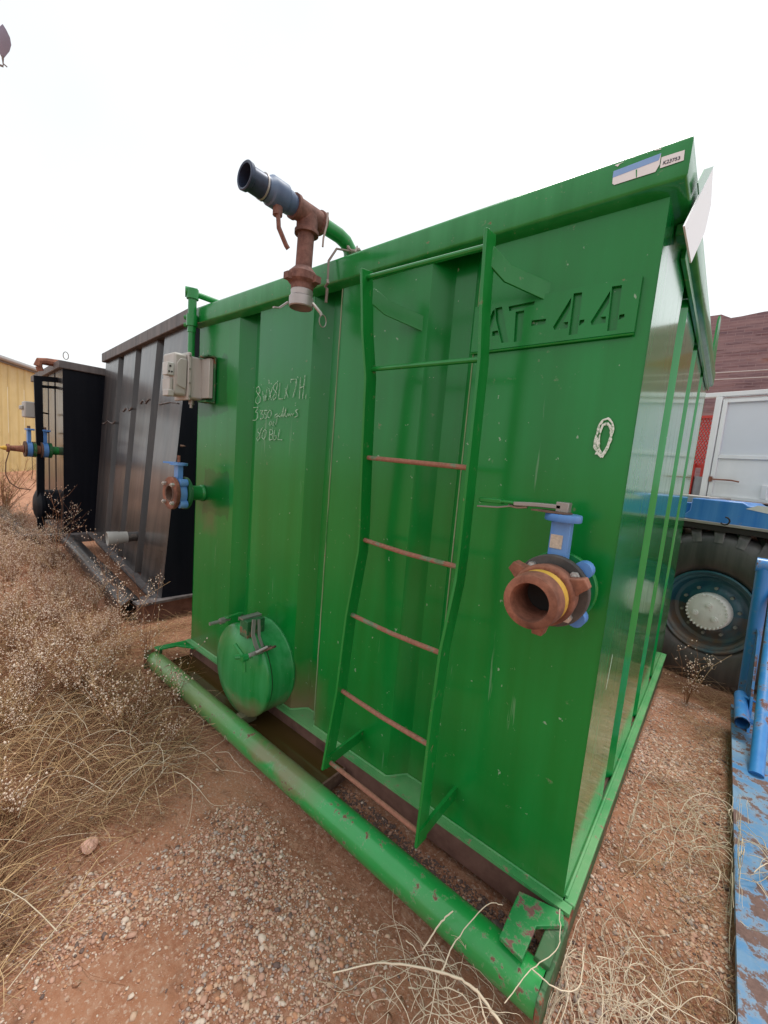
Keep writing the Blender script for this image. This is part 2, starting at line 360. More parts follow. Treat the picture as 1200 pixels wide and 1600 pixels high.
# base flange strips, beams and gussets
ff = [(-L_, 0), *[(-L_+s, d) for (s, d) in grooves(L_, fg, .072, .042)[1:-1]], (.028, 0), (.028, -.032), (-L_-.02, -.032), (-L_-.02, 0)]
part('base_flange', MB().extr([(x, y, ZB-.012) for x, y in ff], (0, 0, .012)), M_flg, tank)
part('base_weld', MB().tube([(-L_+s, d-.003, ZB+.003) for (s, d) in grooves(L_, fg, .072, .042)], .0045, 6), M_flg, tank)
part('base_flange', MB().box((.003, .001, ZB-.012), (.034, W_+.02, ZB+.004)), M_flg, tank, bevel=.003)
part('base_weld', MB().tube([(.005, y, ZB+.007) for y in np.linspace(0.01, W_, 30)], .006, 6), M_flg, tank)
part('base_beam', MB().box((-L_, -.006, .205), (-.02, .02, ZB-.013)).box((-L_, .02, .205), (-.02, .05, .215)), M_rustbeam, tank, label='rusty beam under the green front wall')
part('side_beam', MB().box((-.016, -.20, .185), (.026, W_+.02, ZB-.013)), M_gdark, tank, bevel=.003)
gp = [[-0.112, -0.07, 0.331], [-0.104, -0.235, 0.331], [-0.034, -0.245, 0.331], [-0.035, -0.134, 0.331], [0.026, -0.076, 0.331], [0.012, -0.037, 0.331]]
part('corner_gusset', MB().extr([(a, b_, .3185) for a, b_, c_ in gp], (0, 0, .0135)), paint('gusset_paint', (.014, .22, .05), .45, .2, .2, rust=.55, rustscale=30, rustcol=(.13, .06, .05)), tank, bevel=.002, label='green corner plate with scraped rusty patches')
part('corner_gusset', MB().extr([(-L_-.02, -.033, .317), (-L_+.13, -.033, .317), (-L_+.02, -.10, .317), (-L_-.0, -.215, .317), (-L_-.05, -.215, .317)], (0, 0, .012)), M_green, tank, bevel=.002)
# skid pipe
PY, PZ, PR = -.2190, .2470, .0570
sp = [(-L_-.055, PY+.01, PZ)] + [(-L_+.04+(L_-.022)*i/24, PY, PZ) for i in range(25)]
spb = MB().tube(sp, [.045]+[PR-.003+.004*i/24 for i in range(25)], 32)
part('skid_pipe', spb, M_pipe, tank, ang=60, label='scuffed green round skid pipe along the front of the tank')
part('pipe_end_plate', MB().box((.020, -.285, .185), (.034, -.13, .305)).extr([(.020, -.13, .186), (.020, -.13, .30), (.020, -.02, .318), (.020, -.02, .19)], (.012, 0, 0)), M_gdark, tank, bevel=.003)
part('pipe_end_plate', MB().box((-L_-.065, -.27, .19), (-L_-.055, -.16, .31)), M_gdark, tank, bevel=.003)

# ladder
lad = bpy.data.objects.new('ladder', None); COL.objects.link(lad); lad.parent = tank; lad.empty_display_size = .1
lad['label'] = 'bent green ladder with rusty rungs welded to the front wall'
XL, XR = -.862, -.398
railL = [(-.195, .395), (-.180, .50), (-.147, .704), (-.124, 1.017), (-.083, 1.27), (-.084, 1.36), (-.102, 1.638), (-.116, 1.93), (-.150, 2.08), (-.178, 2.285)]
railR = [(-.225, .400), (-.220, .60), (-.214, .85), (-.200, 1.06), (-.150, 1.27), (-.145, 1.36), (-.148, 1.63), (-.150, 1.949), (-.175, 2.10), (-.190, 2.29)]
for X_, rl in ((XL, railL), (XR, railR)):
    part('rail', MB().bar([(X_, y+(.012 if X_ == XR else -.004), z) for y, z in rl], .058, (0, 1, 0), .010), M_ladder, lad, bevel=.0015)
rungs = [((-.187, .414), (-.222, .44)), ((-.147, .704), (-.214, .746)), ((-.124, 1.017), (-.200, 1.05)), ((-.085, 1.316), (-.148, 1.319)), ((-.102, 1.638), (-.147, 1.63)), ((-.116, 1.963), (-.152, 1.949)), ((-.178, 2.262), (-.190, 2.245))]
for i, (a, b_) in enumerate(rungs):
    pts = [Vector((XL-.006, *a)).lerp(Vector((XR+.004, *b_)), t) for t in (0, .25, .5, .75, 1)]
    for q, s_ in zip(pts[1:4], (.6, 1, .6)): q.z -= .006*s_ if i in (1, 2, 3) else 0
    rr = .0085
    part('rung', MB().tube(pts, rr, 10), M_ladder if i >= 5 else M_rung, lad)
    for X_, q in ((XL+.006, pts[0]), (XR-.006, pts[-1])):
        pass
part('bracket', MB().bar([(XR, -.165, 2.235), (-.372, -.095, 2.205), (-.279, .004, 2.17)], .052, (0, 0, 1), .007), M_ladder, lad, bevel=.001)
part('bracket', MB().bar([(XL, -.150, 2.215), (-.835, -.085, 2.185), (-.705, .03, 2.13)], .052, (0, 0, 1), .007), M_ladder, lad, bevel=.001)
part('bracket', MB().bar([(XR+.004, -.235, .437), (XR+.002, .003, .450)], .045, (0, 0, 1), .007).bar([(XR+.004, -.235, .462), (XR+.002, .003, .474)], .012, (1, 0, 0), .004), M_ladder, lad)
part('bracket', MB().bar([(XL+.004, -.205, .425), (XL+.002, .003, .440)], .045, (0, 0, 1), .007).bar([(XL+.004, -.205, .449), (XL+.002, .003, .463)], .012, (1, 0, 0), .004), M_ladder, lad)

# pale strips painting the lit edge line onto worn fold corners
M_edge = paint('worn_fold_highlight', (.02, .20, .035), .6, fade=.8, fadecol=(.30, .33, .20), streak=(5, 5, 3.0), rust=.2, rustscale=30)
part('worn_edge_highlight', MB().tube([(-L_+1.253, -.0005+.0008*sin(i*2.1), 0.36+i*.0662) for i in range(31)], .0026, 6), M_edge, tank, label='pale worn fold edge with painted highlight, left of the ladder')
part('worn_edge_highlight', MB().tube([(-L_+1.912, .0, .50+i*.061) for i in range(31)], .0022, 6), M_edge, tank)
# name plate with cut-out characters AT-44
def w4(pts): return pts
PL = [[-0.515, 2.162], [-0.034, 2.163], [-0.035, 2.022], [-0.515, 2.017]]
GL = [[[-0.443, 2.147], [-0.42, 2.148], [-0.385, 2.036], [-0.408, 2.035], [-0.437, 2.112]], [[-0.452, 2.139], [-0.445, 2.144], [-0.439, 2.113], [-0.465, 2.035], [-0.485, 2.034]], [[-0.445, 2.075], [-0.425, 2.076], [-0.42, 2.061], [-0.443, 2.06]], [[-0.398, 2.145], [-0.314, 2.147], [-0.317, 2.136], [-0.394, 2.13]], [[-0.372, 2.125], [-0.345, 2.125], [-0.343, 2.035], [-0.367, 2.033]], [[-0.317, 2.091], [-0.273, 2.09], [-0.275, 2.075], [-0.317, 2.075]], [[-0.203, 2.149], [-0.18, 2.148], [-0.178, 2.034], [-0.202, 2.034]], [[-0.208, 2.14], [-0.208, 2.106], [-0.222, 2.072], [-0.208, 2.072], [-0.208, 2.054], [-0.245, 2.054], [-0.25, 2.063]], [[-0.177, 2.072], [-0.164, 2.072], [-0.164, 2.064], [-0.177, 2.056]], [[-0.104, 2.149], [-0.08, 2.148], [-0.078, 2.032], [-0.101, 2.032]], [[-0.107, 2.139], [-0.106, 2.107], [-0.123, 2.073], [-0.109, 2.072], [-0.108, 2.055], [-0.143, 2.054], [-0.147, 2.063]], [[-0.076, 2.071], [-0.064, 2.072], [-0.063, 2.063], [-0.076, 2.058]]]
cu = bpy.data.curves.new('plate', 'CURVE'); cu.dimensions = '2D'; cu.fill_mode = 'BOTH'; cu.extrude = .0045
for poly in [PL]+GL:
    sp_ = cu.splines.new('POLY'); sp_.points.add(len(poly)-1); sp_.use_cyclic_u = True
    for i, (x, z) in enumerate(poly): sp_.points[i].co = (x, z, 0, 1)
to = bpy.data.objects.new('tmp', cu); COL.objects.link(to); bpy.context.view_layer.update()
dg = bpy.context.evaluated_depsgraph_get(); me0 = bpy.data.meshes.new_from_object(to.evaluated_get(dg))
pm = MB(); pm.v = [(v.co.x, -v.co.z-.0046, v.co.y) for v in me0.vertices]; pm.f = [tuple(p_.vertices) for p_ in me0.polygons]; pm.m = [0]*len(pm.f)
bpy.data.objects.remove(to)
part('name_plate', pm, M_front, tank, label='raised green plate with cut-out characters AT-44', flat=True)
part('plate_weld', MB().tube([(PL[3][0], -.006, PL[3][1]-.004), (PL[2][0], -.006, PL[2][1]-.004)], .004, 6), M_front, tank)

# chalk writing
def ribbon(mb, pts, w, y, jit=.0004, seed=0):
    r = random.Random(seed); P = [Vector((x, z)) for x, z in pts]; Q = []
    for i in range(len(P)-1):
        n = max(1, int((P[i+1]-P[i]).length/.006))
        Q += [P[i].lerp(P[i+1], k/n) for k in range(n)]
    Q.append(P[-1]); b = len(mb.v)
    for i, q in enumerate(Q):
        t = (Q[min(i+1, len(Q)-1)]-Q[max(0, i-1)]).normalized(); nrm = Vector((-t.y, t.x)); ww = w*(.6+.6*r.random())
        q = q+nrm*(r.random()-.5)*jit*2
        mb.v += [(q.x-nrm.x*ww/2, y, q.y-nrm.y*ww/2), (q.x, y-.0009, q.y), (q.x+nrm.x*ww/2, y, q.y+nrm.y*ww/2)]
    for i in range(len(Q)-1):
        for k in (0, 1): mb.f.append((b+i*3+k, b+i*3+k+1, b+i*3+k+4, b+i*3+k+3)); mb.m.append(0)
CH = [[[[-1.758, 1.966], [-1.778, 1.957], [-1.777, 1.94], [-1.758, 1.926], [-1.736, 1.909], [-1.74, 1.886], [-1.76, 1.875], [-1.778, 1.884], [-1.777, 1.904], [-1.755, 1.923], [-1.742, 1.942], [-1.749, 1.959], [-1.758, 1.966]], [[-1.736, 1.976], [-1.732, 1.97]], [[-1.72, 1.938], [-1.703, 1.888], [-1.696, 1.924], [-1.688, 1.89], [-1.682, 1.95]], [[-1.666, 1.952], [-1.639, 1.892]], [[-1.633, 1.957], [-1.664, 1.894]], [[-1.603, 1.979], [-1.626, 1.963], [-1.627, 1.947], [-1.598, 1.927], [-1.602, 1.905], [-1.62, 1.891], [-1.629, 1.909], [-1.614, 1.921], [-1.6, 1.946], [-1.594, 1.971], [-1.603, 1.979]], [[-1.595, 1.985], [-1.591, 1.979]], [[-1.574, 1.976], [-1.58, 1.896], [-1.543, 1.895]], [[-1.53, 1.946], [-1.504, 1.901]], [[-1.508, 1.965], [-1.532, 1.895]], [[-1.489, 1.982], [-1.488, 1.969]], [[-1.489, 1.986], [-1.446, 1.985], [-1.446, 1.957], [-1.465, 1.9]], [[-1.438, 1.996], [-1.432, 1.991]], [[-1.415, 1.991], [-1.416, 1.891]], [[-1.383, 2], [-1.392, 1.89]], [[-1.418, 1.942], [-1.39, 1.948]], [[-1.368, 1.912], [-1.368, 1.89]]], [[[-1.797, 1.857], [-1.752, 1.858], [-1.777, 1.834], [-1.756, 1.83], [-1.754, 1.806], [-1.771, 1.791], [-1.798, 1.79]], [[-1.733, 1.84], [-1.707, 1.839], [-1.726, 1.823], [-1.703, 1.82], [-1.701, 1.803], [-1.724, 1.796], [-1.73, 1.801]], [[-1.67, 1.84], [-1.693, 1.841], [-1.694, 1.823], [-1.674, 1.819], [-1.676, 1.801], [-1.69, 1.8]], [[-1.651, 1.842], [-1.666, 1.826], [-1.662, 1.806], [-1.645, 1.803], [-1.633, 1.822], [-1.637, 1.838], [-1.651, 1.842]], [[-1.582, 1.823], [-1.602, 1.816], [-1.601, 1.803], [-1.583, 1.809], [-1.579, 1.822], [-1.584, 1.793], [-1.593, 1.769]], [[-1.56, 1.825], [-1.573, 1.814], [-1.564, 1.806], [-1.552, 1.818], [-1.551, 1.804], [-1.534, 1.856], [-1.538, 1.812], [-1.533, 1.806], [-1.514, 1.852], [-1.52, 1.812], [-1.505, 1.807], [-1.498, 1.824], [-1.49, 1.812], [-1.481, 1.824], [-1.477, 1.81], [-1.466, 1.824], [-1.462, 1.812], [-1.451, 1.825]], [[-1.444, 1.863], [-1.441, 1.859]], [[-1.418, 1.842], [-1.44, 1.837], [-1.426, 1.824], [-1.423, 1.811], [-1.444, 1.805]]], [[[-1.641, 1.785], [-1.648, 1.77], [-1.639, 1.761], [-1.626, 1.774], [-1.63, 1.785], [-1.641, 1.785]], [[-1.617, 1.761], [-1.616, 1.785], [-1.604, 1.777], [-1.617, 1.771], [-1.6, 1.759]]], [[[-1.746, 1.746], [-1.748, 1.729], [-1.726, 1.72], [-1.719, 1.74], [-1.703, 1.753]], [[-1.726, 1.72], [-1.725, 1.699], [-1.744, 1.682], [-1.754, 1.695], [-1.729, 1.716]], [[-1.685, 1.745], [-1.706, 1.723], [-1.707, 1.7], [-1.689, 1.692], [-1.671, 1.714], [-1.67, 1.737], [-1.685, 1.745]], [[-1.64, 1.744], [-1.641, 1.689]], [[-1.64, 1.744], [-1.615, 1.741], [-1.613, 1.722], [-1.638, 1.718], [-1.613, 1.715], [-1.614, 1.694], [-1.641, 1.689]], [[-1.599, 1.742], [-1.605, 1.69], [-1.586, 1.694], [-1.58, 1.713], [-1.602, 1.711]], [[-1.556, 1.746], [-1.568, 1.694], [-1.531, 1.694]]]]
for gi, grp in enumerate(CH):
    mb = MB()
    for si, st in enumerate(grp): ribbon(mb, st, .0038, -.0042, seed=gi*50+si)
    part('chalk_line', mb, M_chalkthin, tank, nofix=True, label=["chalk writing 8'Wx8'Lx7'H", "chalk writing 3350 gallon's", 'chalk word or', 'chalk writing 80 BbL'][gi])
ZR = [[[-0.07, 1.69], [-0.081, 1.701], [-0.092, 1.717], [-0.094, 1.734], [-0.09, 1.761], [-0.088, 1.778], [-0.081, 1.793], [-0.068, 1.798], [-0.055, 1.784], [-0.052, 1.768], [-0.054, 1.739], [-0.06, 1.709], [-0.07, 1.69]], [[-0.07, 1.693], [-0.079, 1.711], [-0.084, 1.738], [-0.083, 1.764], [-0.079, 1.779], [-0.067, 1.784], [-0.058, 1.771], [-0.055, 1.752], [-0.059, 1.722], [-0.068, 1.698]], [[-0.085, 1.697], [-0.085, 1.721], [-0.09, 1.744]], [[-0.075, 1.784], [-0.06, 1.778], [-0.054, 1.765]]]
mb = MB()
for si, st in enumerate(ZR): ribbon(mb, st, .0062, -.0042, .0009, seed=900+si)
part('chalk_zero', mb, M_chalk, tank, nofix=True, label='thick white chalk 0 on the green wall')
# side wall chalk dash
part('chalk_dash', MB().add([(.0045, .155, .97), (.0045, .16, .96), (.0045, .185, 1.07), (.0045, .18, 1.08)], [(0, 1, 2, 3)]), M_chalk, tank)

# stickers on the rim
def on_rim(mb, poly, y=-.0372, mi=0): return mb.add([(x, y, z) for x, z in poly], [tuple(range(len(poly)))], mi)
S1 = [[-0.132, 2.401], [-0.133, 2.431], [-0.028, 2.436], [-0.028, 2.41], [-0.035, 2.396], [-0.127, 2.396]]
S1b = [[-0.133, 2.415], [-0.133, 2.431], [-0.028, 2.436], [-0.031, 2.421], [-0.03, 2.419]]
S1b = S1b[:4]
S2 = [[-0.026, 2.401], [-0.026, 2.426], [0.021, 2.425], [0.022, 2.402]]
st1 = part('worn_label', on_rim(MB(), S1), M_white, tank, flat=True, label='peeling label, blue band over faded white fields')
part('blue_band', on_rim(MB(), S1b, -.0376), M_lblue, st1, flat=True)
part('label_divider', on_rim(MB(), [[-0.08, 2.416], [-0.077, 2.416], [-0.075, 2.397], [-0.077, 2.397]], -.0378), M_green, st1, flat=True)
for pol in [[[-0.132, 2.445], [-0.123, 2.446], [-0.109, 2.446], [-0.12, 2.444], [-0.124, 2.439]], [[-0.049, 2.451], [-0.029, 2.447], [-0.03, 2.445], [-0.042, 2.447]], [[-0.095, 2.449], [-0.085, 2.449], [-0.087, 2.448]]]:
    part('label_remnant', on_rim(MB(), pol, -.0374), M_white, tank, flat=True)
st2 = part('number_label', on_rim(MB(), S2), M_white, tank, flat=True, label='white number label K23753 near the corner of the rim')
def text_part(txt, size, mat, parent, name, fit, bold=.0):
    """fit = 4 world points (bottom-left, top-left, top-right, bottom-right) the text fills"""
    c = bpy.data.curves.new('t', 'FONT'); c.body = txt; c.size = 1; c.offset = bold
    o = bpy.data.objects.new('t', c); COL.objects.link(o); bpy.context.view_layer.update()
    me = bpy.data.meshes.new_from_object(o.evaluated_get(bpy.context.evaluated_depsgraph_get())); bpy.data.objects.remove(o)
    xs = [v.co.x for v in me.vertices]; ys = [v.co.y for v in me.vertices]; x0, x1, y0, y1 = min(xs), max(xs), min(ys), max(ys)
    bl, tl, tr, br = [Vector(q) for q in fit]; mb = MB()
    for v in me.vertices:
        u, w = (v.co.x-x0)/(x1-x0), (v.co.y-y0)/(y1-y0); mb.v.append(tuple(bl.lerp(br, u).lerp(tl.lerp(tr, u), w)))
    mb.f = [tuple(p_.vertices) for p_ in me.polygons]; mb.m = [0]*len(mb.f)
    return part(name, mb, mat, parent, flat=True, nofix=True)
T2 = [[-0.021, 2.406], [-0.02, 2.415], [0.014, 2.414], [0.014, 2.406]]
text_part('K23753', 1, M_ink, st2, 'lettering', [(x, -.0382, z) for x, z in T2], .02)
T1 = [[[-0.118, 2.403], [-0.117, 2.412], [-0.082, 2.412], [-0.082, 2.404]], [[-0.072, 2.402], [-0.073, 2.413], [-0.042, 2.413], [-0.045, 2.405]]]

def spline(pts, n=6):
    P = [Vector(p_) for p_ in pts]; P = [P[0]*2-P[1]]+P+[P[-1]*2-P[-2]]; out_ = []
    for i in range(1, len(P)-2):
        a, b_, c_, d_ = P[i-1:i+3]
        for k in range(n):
            t = k/n; out_.append(.5*((2*b_)+(c_-a)*t+(2*a-5*b_+4*c_-d_)*t*t+(3*b_-a-3*c_+d_)*t**3))
    out_.append(P[-2]); return out_
# ---- butterfly valves
def hexbolt(mb, c, ax, r, h, rot=.3):
    c = Vector(c); ax = Vector(ax).normalized(); u = ax.orthogonal().normalized(); w = ax.cross(u)
    pts = [c+(u*cos(rot+k*pi/3)+w*sin(rot+k*pi/3))*r for k in range(6)]
    return mb.extr(pts, ax*h)
bolt_mesh = {}
def bolts(parent, cx, cz, y, R, n, phase, r=.013, h=.014, mat=M_bolt):
    pw = wloc(parent).inverted(); first = None
    for k in range(n):
        a = phase+2*pi*k/n; loc = pw @ Vector((cx+R*cos(a), y, cz+R*sin(a)))
        key = (r, h)
        if key not in bolt_mesh:
            mb = MB(); hexbolt(mb, (0, 0, 0), (0, -1, 0), r, h); mb.tube([(0, 0, 0), (0, -h-.006, 0)], r*.5, 8)
            me = bpy.data.meshes.new('bolt'); me.from_pydata(mb.v, [], mb.f); me.materials.append(mat); bolt_mesh[key] = me
        link_mesh('bolt', bolt_mesh[key], parent, loc)
def ring(mb, c, y0, y1, ro, ri, n=40, mi=0, ch=.003):
    return mb.lathe((c[0], 0, c[1]), (0, -1, 0), [(-y0, ri), (-y0, ro-ch), (-y0+ch, ro), (-y1-ch, ro), (-y1, ro-ch), (-y1, ri), (-y0, ri)], n, mi)
c = (-.118, 1.318)
v = part('butterfly_valve', ring(MB(), c, -.082, -.124, .083, .045).box((c[0]-.03, -.118, c[1]+.07), (c[0]+.022, -.088, c[1]+.19)), M_blue, tank, bevel=.004, label='large blue butterfly valve with rusty hammer union on the right of the wall')
for ex_, ez_ in ((.066, .066), (.066, -.066), (-.066, -.066)): part('ear', MB().tube([(c[0]+ex_, -.084, c[1]+ez_), (c[0]+ex_, -.122, c[1]+ez_)], .024, 16), M_blue, v)
part('top_plate', MB().lathe((c[0]-.004, -.103, c[1]+.188), (0, 0, 1), [(0, 0), (0, .046), (.003, .048), (.017, .048), (.02, .046), (.02, 0)], 32), M_blue, v)
part('stub_pipe', MB().lathe((c[0], 0, c[1]), (0, -1, 0), [(-.01, .058), (.01, .056), (.06, .056)], 32), M_gdark, v)
part('flange', ring(MB(), c, -.058, -.078, .1, .04), M_green, v, label='green flange against the wall')
part('flange', ring(MB(), c, -.128, -.150, .098, .045), M_flange, v, label='blackened front flange with rusty edge')
bolts(v, c[0], c[1], -.150, .079, 4, radians(43))
for k in range(4):
    a = radians(43)+k*pi/2; part('stud', MB().tube([(c[0]+.079*cos(a), -.05, c[1]+.079*sin(a)), (c[0]+.079*cos(a), -.150, c[1]+.079*sin(a))], .007, 8), M_steel, v)
un = MB().lathe((c[0], 0, c[1]), (0, -1, 0), [(.148, .062), (.156, .074), (.160, .076), (.185, .077), (.196, .080), (.212, .080), (.218, .076), (.218, .064), (.205, .058)], 40)
for k in range(3):
    a = radians(28+120*k); d = Vector((cos(a), 0, sin(a))); t_ = Vector((-sin(a), 0, cos(a))); o_ = Vector((c[0], 0, c[1]))
    q = [o_+d*.072+t_*.024, o_+d*.098+t_*.016, o_+d*.112+t_*.013, o_+d*.112-t_*.013, o_+d*.098-t_*.016, o_+d*.072-t_*.024]
    un.extr([p_+Vector((0, -.168, 0)) for p_ in q], (0, -.038, 0))
part('hammer_union', un, M_rust, v, bevel=.003, label='rusty wing nut with three lugs')
part('yellow_seal', MB().lathe((c[0], 0, c[1]), (0, -1, 0), [(.205, .056), (.214, .066), (.224, .069), (.236, .068), (.246, .064)], 40), M_yellow, v)
part('union_pipe', MB().lathe((c[0], 0, c[1]), (0, -1, 0), [(.20, .056), (.244, .060), (.248, .067), (.256, .070), (.285, .069), (.302, .066), (.306, .060), (.306, .048), (.300, .046), (.26, .044), (.14, .043), (.139, .001)], 48), M_rust, v)
part('bore', MB().lathe((c[0], 0, c[1]), (0, -1, 0), [(.20, .0425), (.195, .0)], 32), M_dark, v)
hz = c[1]+.208
hnd = MB().bar([(-.128, -.103, hz+.018), (-.20, -.103, hz+.016), (-.262, -.103, hz+.011)], .030, (0, 1, 0), .012)
hnd.box((-.142, -.118, hz+.004), (-.108, -.088, hz+.032))
part('lever', hnd, M_steel, v, bevel=.002)
part('lever_grip', MB().bar([(-.255, -.103, hz+.013), (-.29, -.103, hz+.013), (-.305, -.103, hz+.012)], .028, (0, 1, 0), .009).bar([(-.300, -.103, hz+.012), (-.366, -.103, hz+.010), (-.372, -.103, hz+.010)], .030, (0, 1, 0), .014), M_ladder, v, bevel=.003)
part('lever_spring', MB().tube([(-.265, -.11, hz+.004), (-.31, -.115, hz-.006), (-.372, -.125, hz-.010)], .0028, 6).tube([(-.225, -.103, hz+.006), (-.255, -.103, hz+.001), (-.28, -.108, hz+.004)], .005, 6), M_steel, v)
part('stop_plate', MB().extr([(-.20, -.14, hz+.001), (-.15, -.148, hz+.001), (-.11, -.135, hz+.001), (-.10, -.10, hz+.001), (-.12, -.075, hz+.001), (-.18, -.09, hz+.001)], (0, 0, .004)), M_rustd, v)
part('tag_plate', MB().box((c[0]-.026, -.1202, c[1]+.112), (c[0]+.006, -.1178, c[1]+.150)), simple('brass_tag', (.5, .42, .33), .5, scale=160, var=.5), v)

c = (-2.331, 1.338)
v = part('butterfly_valve', ring(MB(), c, -.128, -.172, .082, .045).box((c[0]-.026, -.166, c[1]+.07), (c[0]+.026, -.134, c[1]+.17)), M_blue, tank, bevel=.004, label='small blue butterfly valve near the left edge of the tank')
for ex_, ez_ in ((.06, .066), (.066, -.06)): part('ear', MB().tube([(c[0]+ex_, -.128, c[1]+ez_), (c[0]+ex_, -.172, c[1]+ez_)], .024, 16), M_blue, v)
part('top_plate', MB().lathe((c[0], -.15, c[1]+.168), (0, 0, 1), [(0, 0), (0, .05), (.014, .05), (.014, .0)], 24).extr([(c[0]-.05, -.22, c[1]+.175), (c[0]+.03, -.19, c[1]+.175), (c[0]+.03, -.15, c[1]+.175), (c[0]-.05, -.15, c[1]+.175)], (0, 0, .01)), M_blue, v)
part('stem', MB().tube([(c[0], -.15, c[1]+.18), (c[0], -.15, c[1]+.225)], .009, 8), M_rust, v)
part('stub_pipe', MB().lathe((c[0], 0, c[1]), (0, -1, 0), [(-.01, .046), (.11, .046)], 24).lathe((c[0], 0, c[1]), (0, -1, 0), [(0, .052), (.008, .052), (.018, .046)], 24), M_green, v)
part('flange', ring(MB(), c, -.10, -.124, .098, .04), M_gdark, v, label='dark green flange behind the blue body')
part('flange', ring(MB(), c, -.176, -.200, .098, .045), M_rust, v, label='rusty open flange facing out')
part('bore', ring(MB(), c, -.13, -.203, .056, .044).lathe((c[0], 0, c[1]), (0, -1, 0), [(.15, .0435), (.145, .0)], 24), M_rustd, v)
bolts(v, c[0], c[1], -.200, .077, 4, radians(45), .012, .016)

# ---- manway hatch
c = (-1.57, .51); MR = .235
M_hatch = paint('hatch_paint', (.006, .22, .04), .42, .8, .2, fade=.6, fadecol=(.05, .33, .11), rust=.1, rustscale=30, spec=.1, bump=.05, patches=((1.21-1.5, .16, .10, .14, (.22, .13, .08), .8, .7),))
hd = part('manway', MB().lathe((c[0], 0, c[1]), (0, -1, 0), [(-.005, MR+.002), (.006, MR+.004), (.012, MR), (.128, MR), (.13, MR-.01)], 64), M_hatch, tank, label='round green manway hatch with clamped domed lid, low on the left')
part('lid', MB().lathe((c[0], 0, c[1]), (0, -1, 0), [(.134, MR-.002), (.136, MR+.004), (.150, MR+.004), (.156, MR), (.160, MR-.008), (.176, MR-.035), (.193, MR-.08), (.205, .11), (.212, .06), (.214, 0)], 64), M_hatch, hd, ang=50)
part('gasket', MB().lathe((c[0], 0, c[1]), (0, -1, 0), [(.1285, MR-.01), (.1285, MR-.002), (.1345, MR-.002), (.1345, MR-.01)], 64), M_dark, hd)
def P3(a, rr, y): return Vector((c[0]+rr*cos(a), y, c[1]+rr*sin(a)))
# lid latch post on top, bright worn top plate
a = radians(84)
part('hinge_block', MB().box((c[0]+.02, -.185, c[1]+MR-.03), (c[0]+.085, -.085, c[1]+MR+.055)), M_gdark, hd, bevel=.003)
part('hinge_cover', MB().box((c[0]+.015, -.19, c[1]+MR+.055), (c[0]+.05, -.08, c[1]+MR+.062)).box((c[0]+.012, -.19, c[1]+MR+.045), (c[0]+.017, -.08, c[1]+MR+.062)), M_steel, hd)
part('hinge_bracket', MB().bar([P3(radians(112), MR-.01, -.06), P3(radians(112), MR+.045, -.10), P3(radians(112), MR+.04, -.19)], .045, (1, 0, .3), .012), M_green, hd, bevel=.002)
part('clamp_bolt', MB().tube([P3(radians(116), MR+.03, -.16), P3(radians(116), MR+.03, -.27)], .009, 10).tube([P3(radians(116), MR+.03, -.19), P3(radians(116), MR+.03, -.215)], .017, 6), M_steel, hd)
# T-bar clamp at the right of the lid
q = P3(radians(46), MR, -.15)+Vector((.0, -.025, .0))
part('clamp_arm', MB().tube([q+Vector((.0, .05, -.01)), q+Vector((.012, -.02, .0)), q+Vector((.0, -.07, -.012))], .011, 8).tube([q+Vector((.02, .06, .012)), q+Vector((.045, .02, .03)), q+Vector((.03, -.03, .012))], .007, 8), M_steel, hd)
part('clamp_ring', MB().tube([q+Vector((.03+.022*cos(t), .045+.03*sin(t), .01+.012*cos(t))) for t in np.linspace(0, 2*pi, 14)], .006, 6, cap=False), M_rustd, hd)
part('t_handle', MB().tube([q+Vector((-.075, -.075, .028)), q+Vector((.0, -.07, -.012))], .010, 8).tube([q+Vector((.0, -.07, -.008)), q+Vector((.012, -.075, -.075))], .010, 8).tube([q+Vector((-.03, -.10, -.01)), q+Vector((.01, -.03, -.012))], .011, 8).tube([q+Vector((.0, -.055, -.012)), q+Vector((.0, -.085, -.012))], .018, 8), M_green, hd)
part('clamp_strap', MB().bar([q+Vector((-.062, .015, .135)), q+Vector((-.04, -.002, .07)), q+Vector((-.01, -.005, .03)), q+Vector((.01, 0, 0))], .018, (0, 1, 0), .006).bar([q+Vector((-.050, .035, .135)), q+Vector((-.02, .02, .06)), q+Vector((.012, .02, .02))], .012, (0, 1, 0), .006), M_steel, hd)
q = P3(radians(-78), MR, -.15)
part('bottom_lug', MB().box((q.x-.02, -.19, q.z-.03), (q.x+.03, -.10, q.z+.02)).tube([q+Vector((-.04, -.05, .0)), q+Vector((.01, -.03, -.012))], .009, 8), paint('muddy_lug', (.1, .10, .05), .8, dust=1, dustz=(0, .3)), hd, bevel=.004)

# ---- junction box with conduit
jb = part('junction_box', MB().box((-2.445, -.120, 1.905), (-2.305, -.020, 2.150)), M_grey, tank, bevel=.012, label='light grey electrical box with conduit on the left edge of the tank')
part('cover', MB().box((-2.448, -.205, 1.912), (-2.302, -.126, 2.150)), M_grey, jb, bevel=.014)
part('cover_flange', MB().box((-2.462, -.128, 1.893), (-2.288, -.108, 2.165)), M_grey, jb, bevel=.005)
part('boss', MB().extr([(-2.2995, -.19, 1.97), (-2.2995, -.135, 1.95), (-2.2995, -.132, 2.12), (-2.2995, -.17, 2.12), (-2.2995, -.19, 2.09)], (.006, 0, 0)), M_grey, jb, bevel=.003)
ctl = part('control_block', MB().box((-2.36, -.242, 2.015), (-2.296, -.206, 2.085)), simple('pale_grey_plastic', (.5, .5, .48), .5), jb, bevel=.003)
part('control_block', MB().box((-2.40, -.225, 1.93), (-2.305, -.206, 2.0)).box((-2.37, -.235, 1.90), (-2.30, -.20, 1.935)), M_grey, jb, bevel=.004)
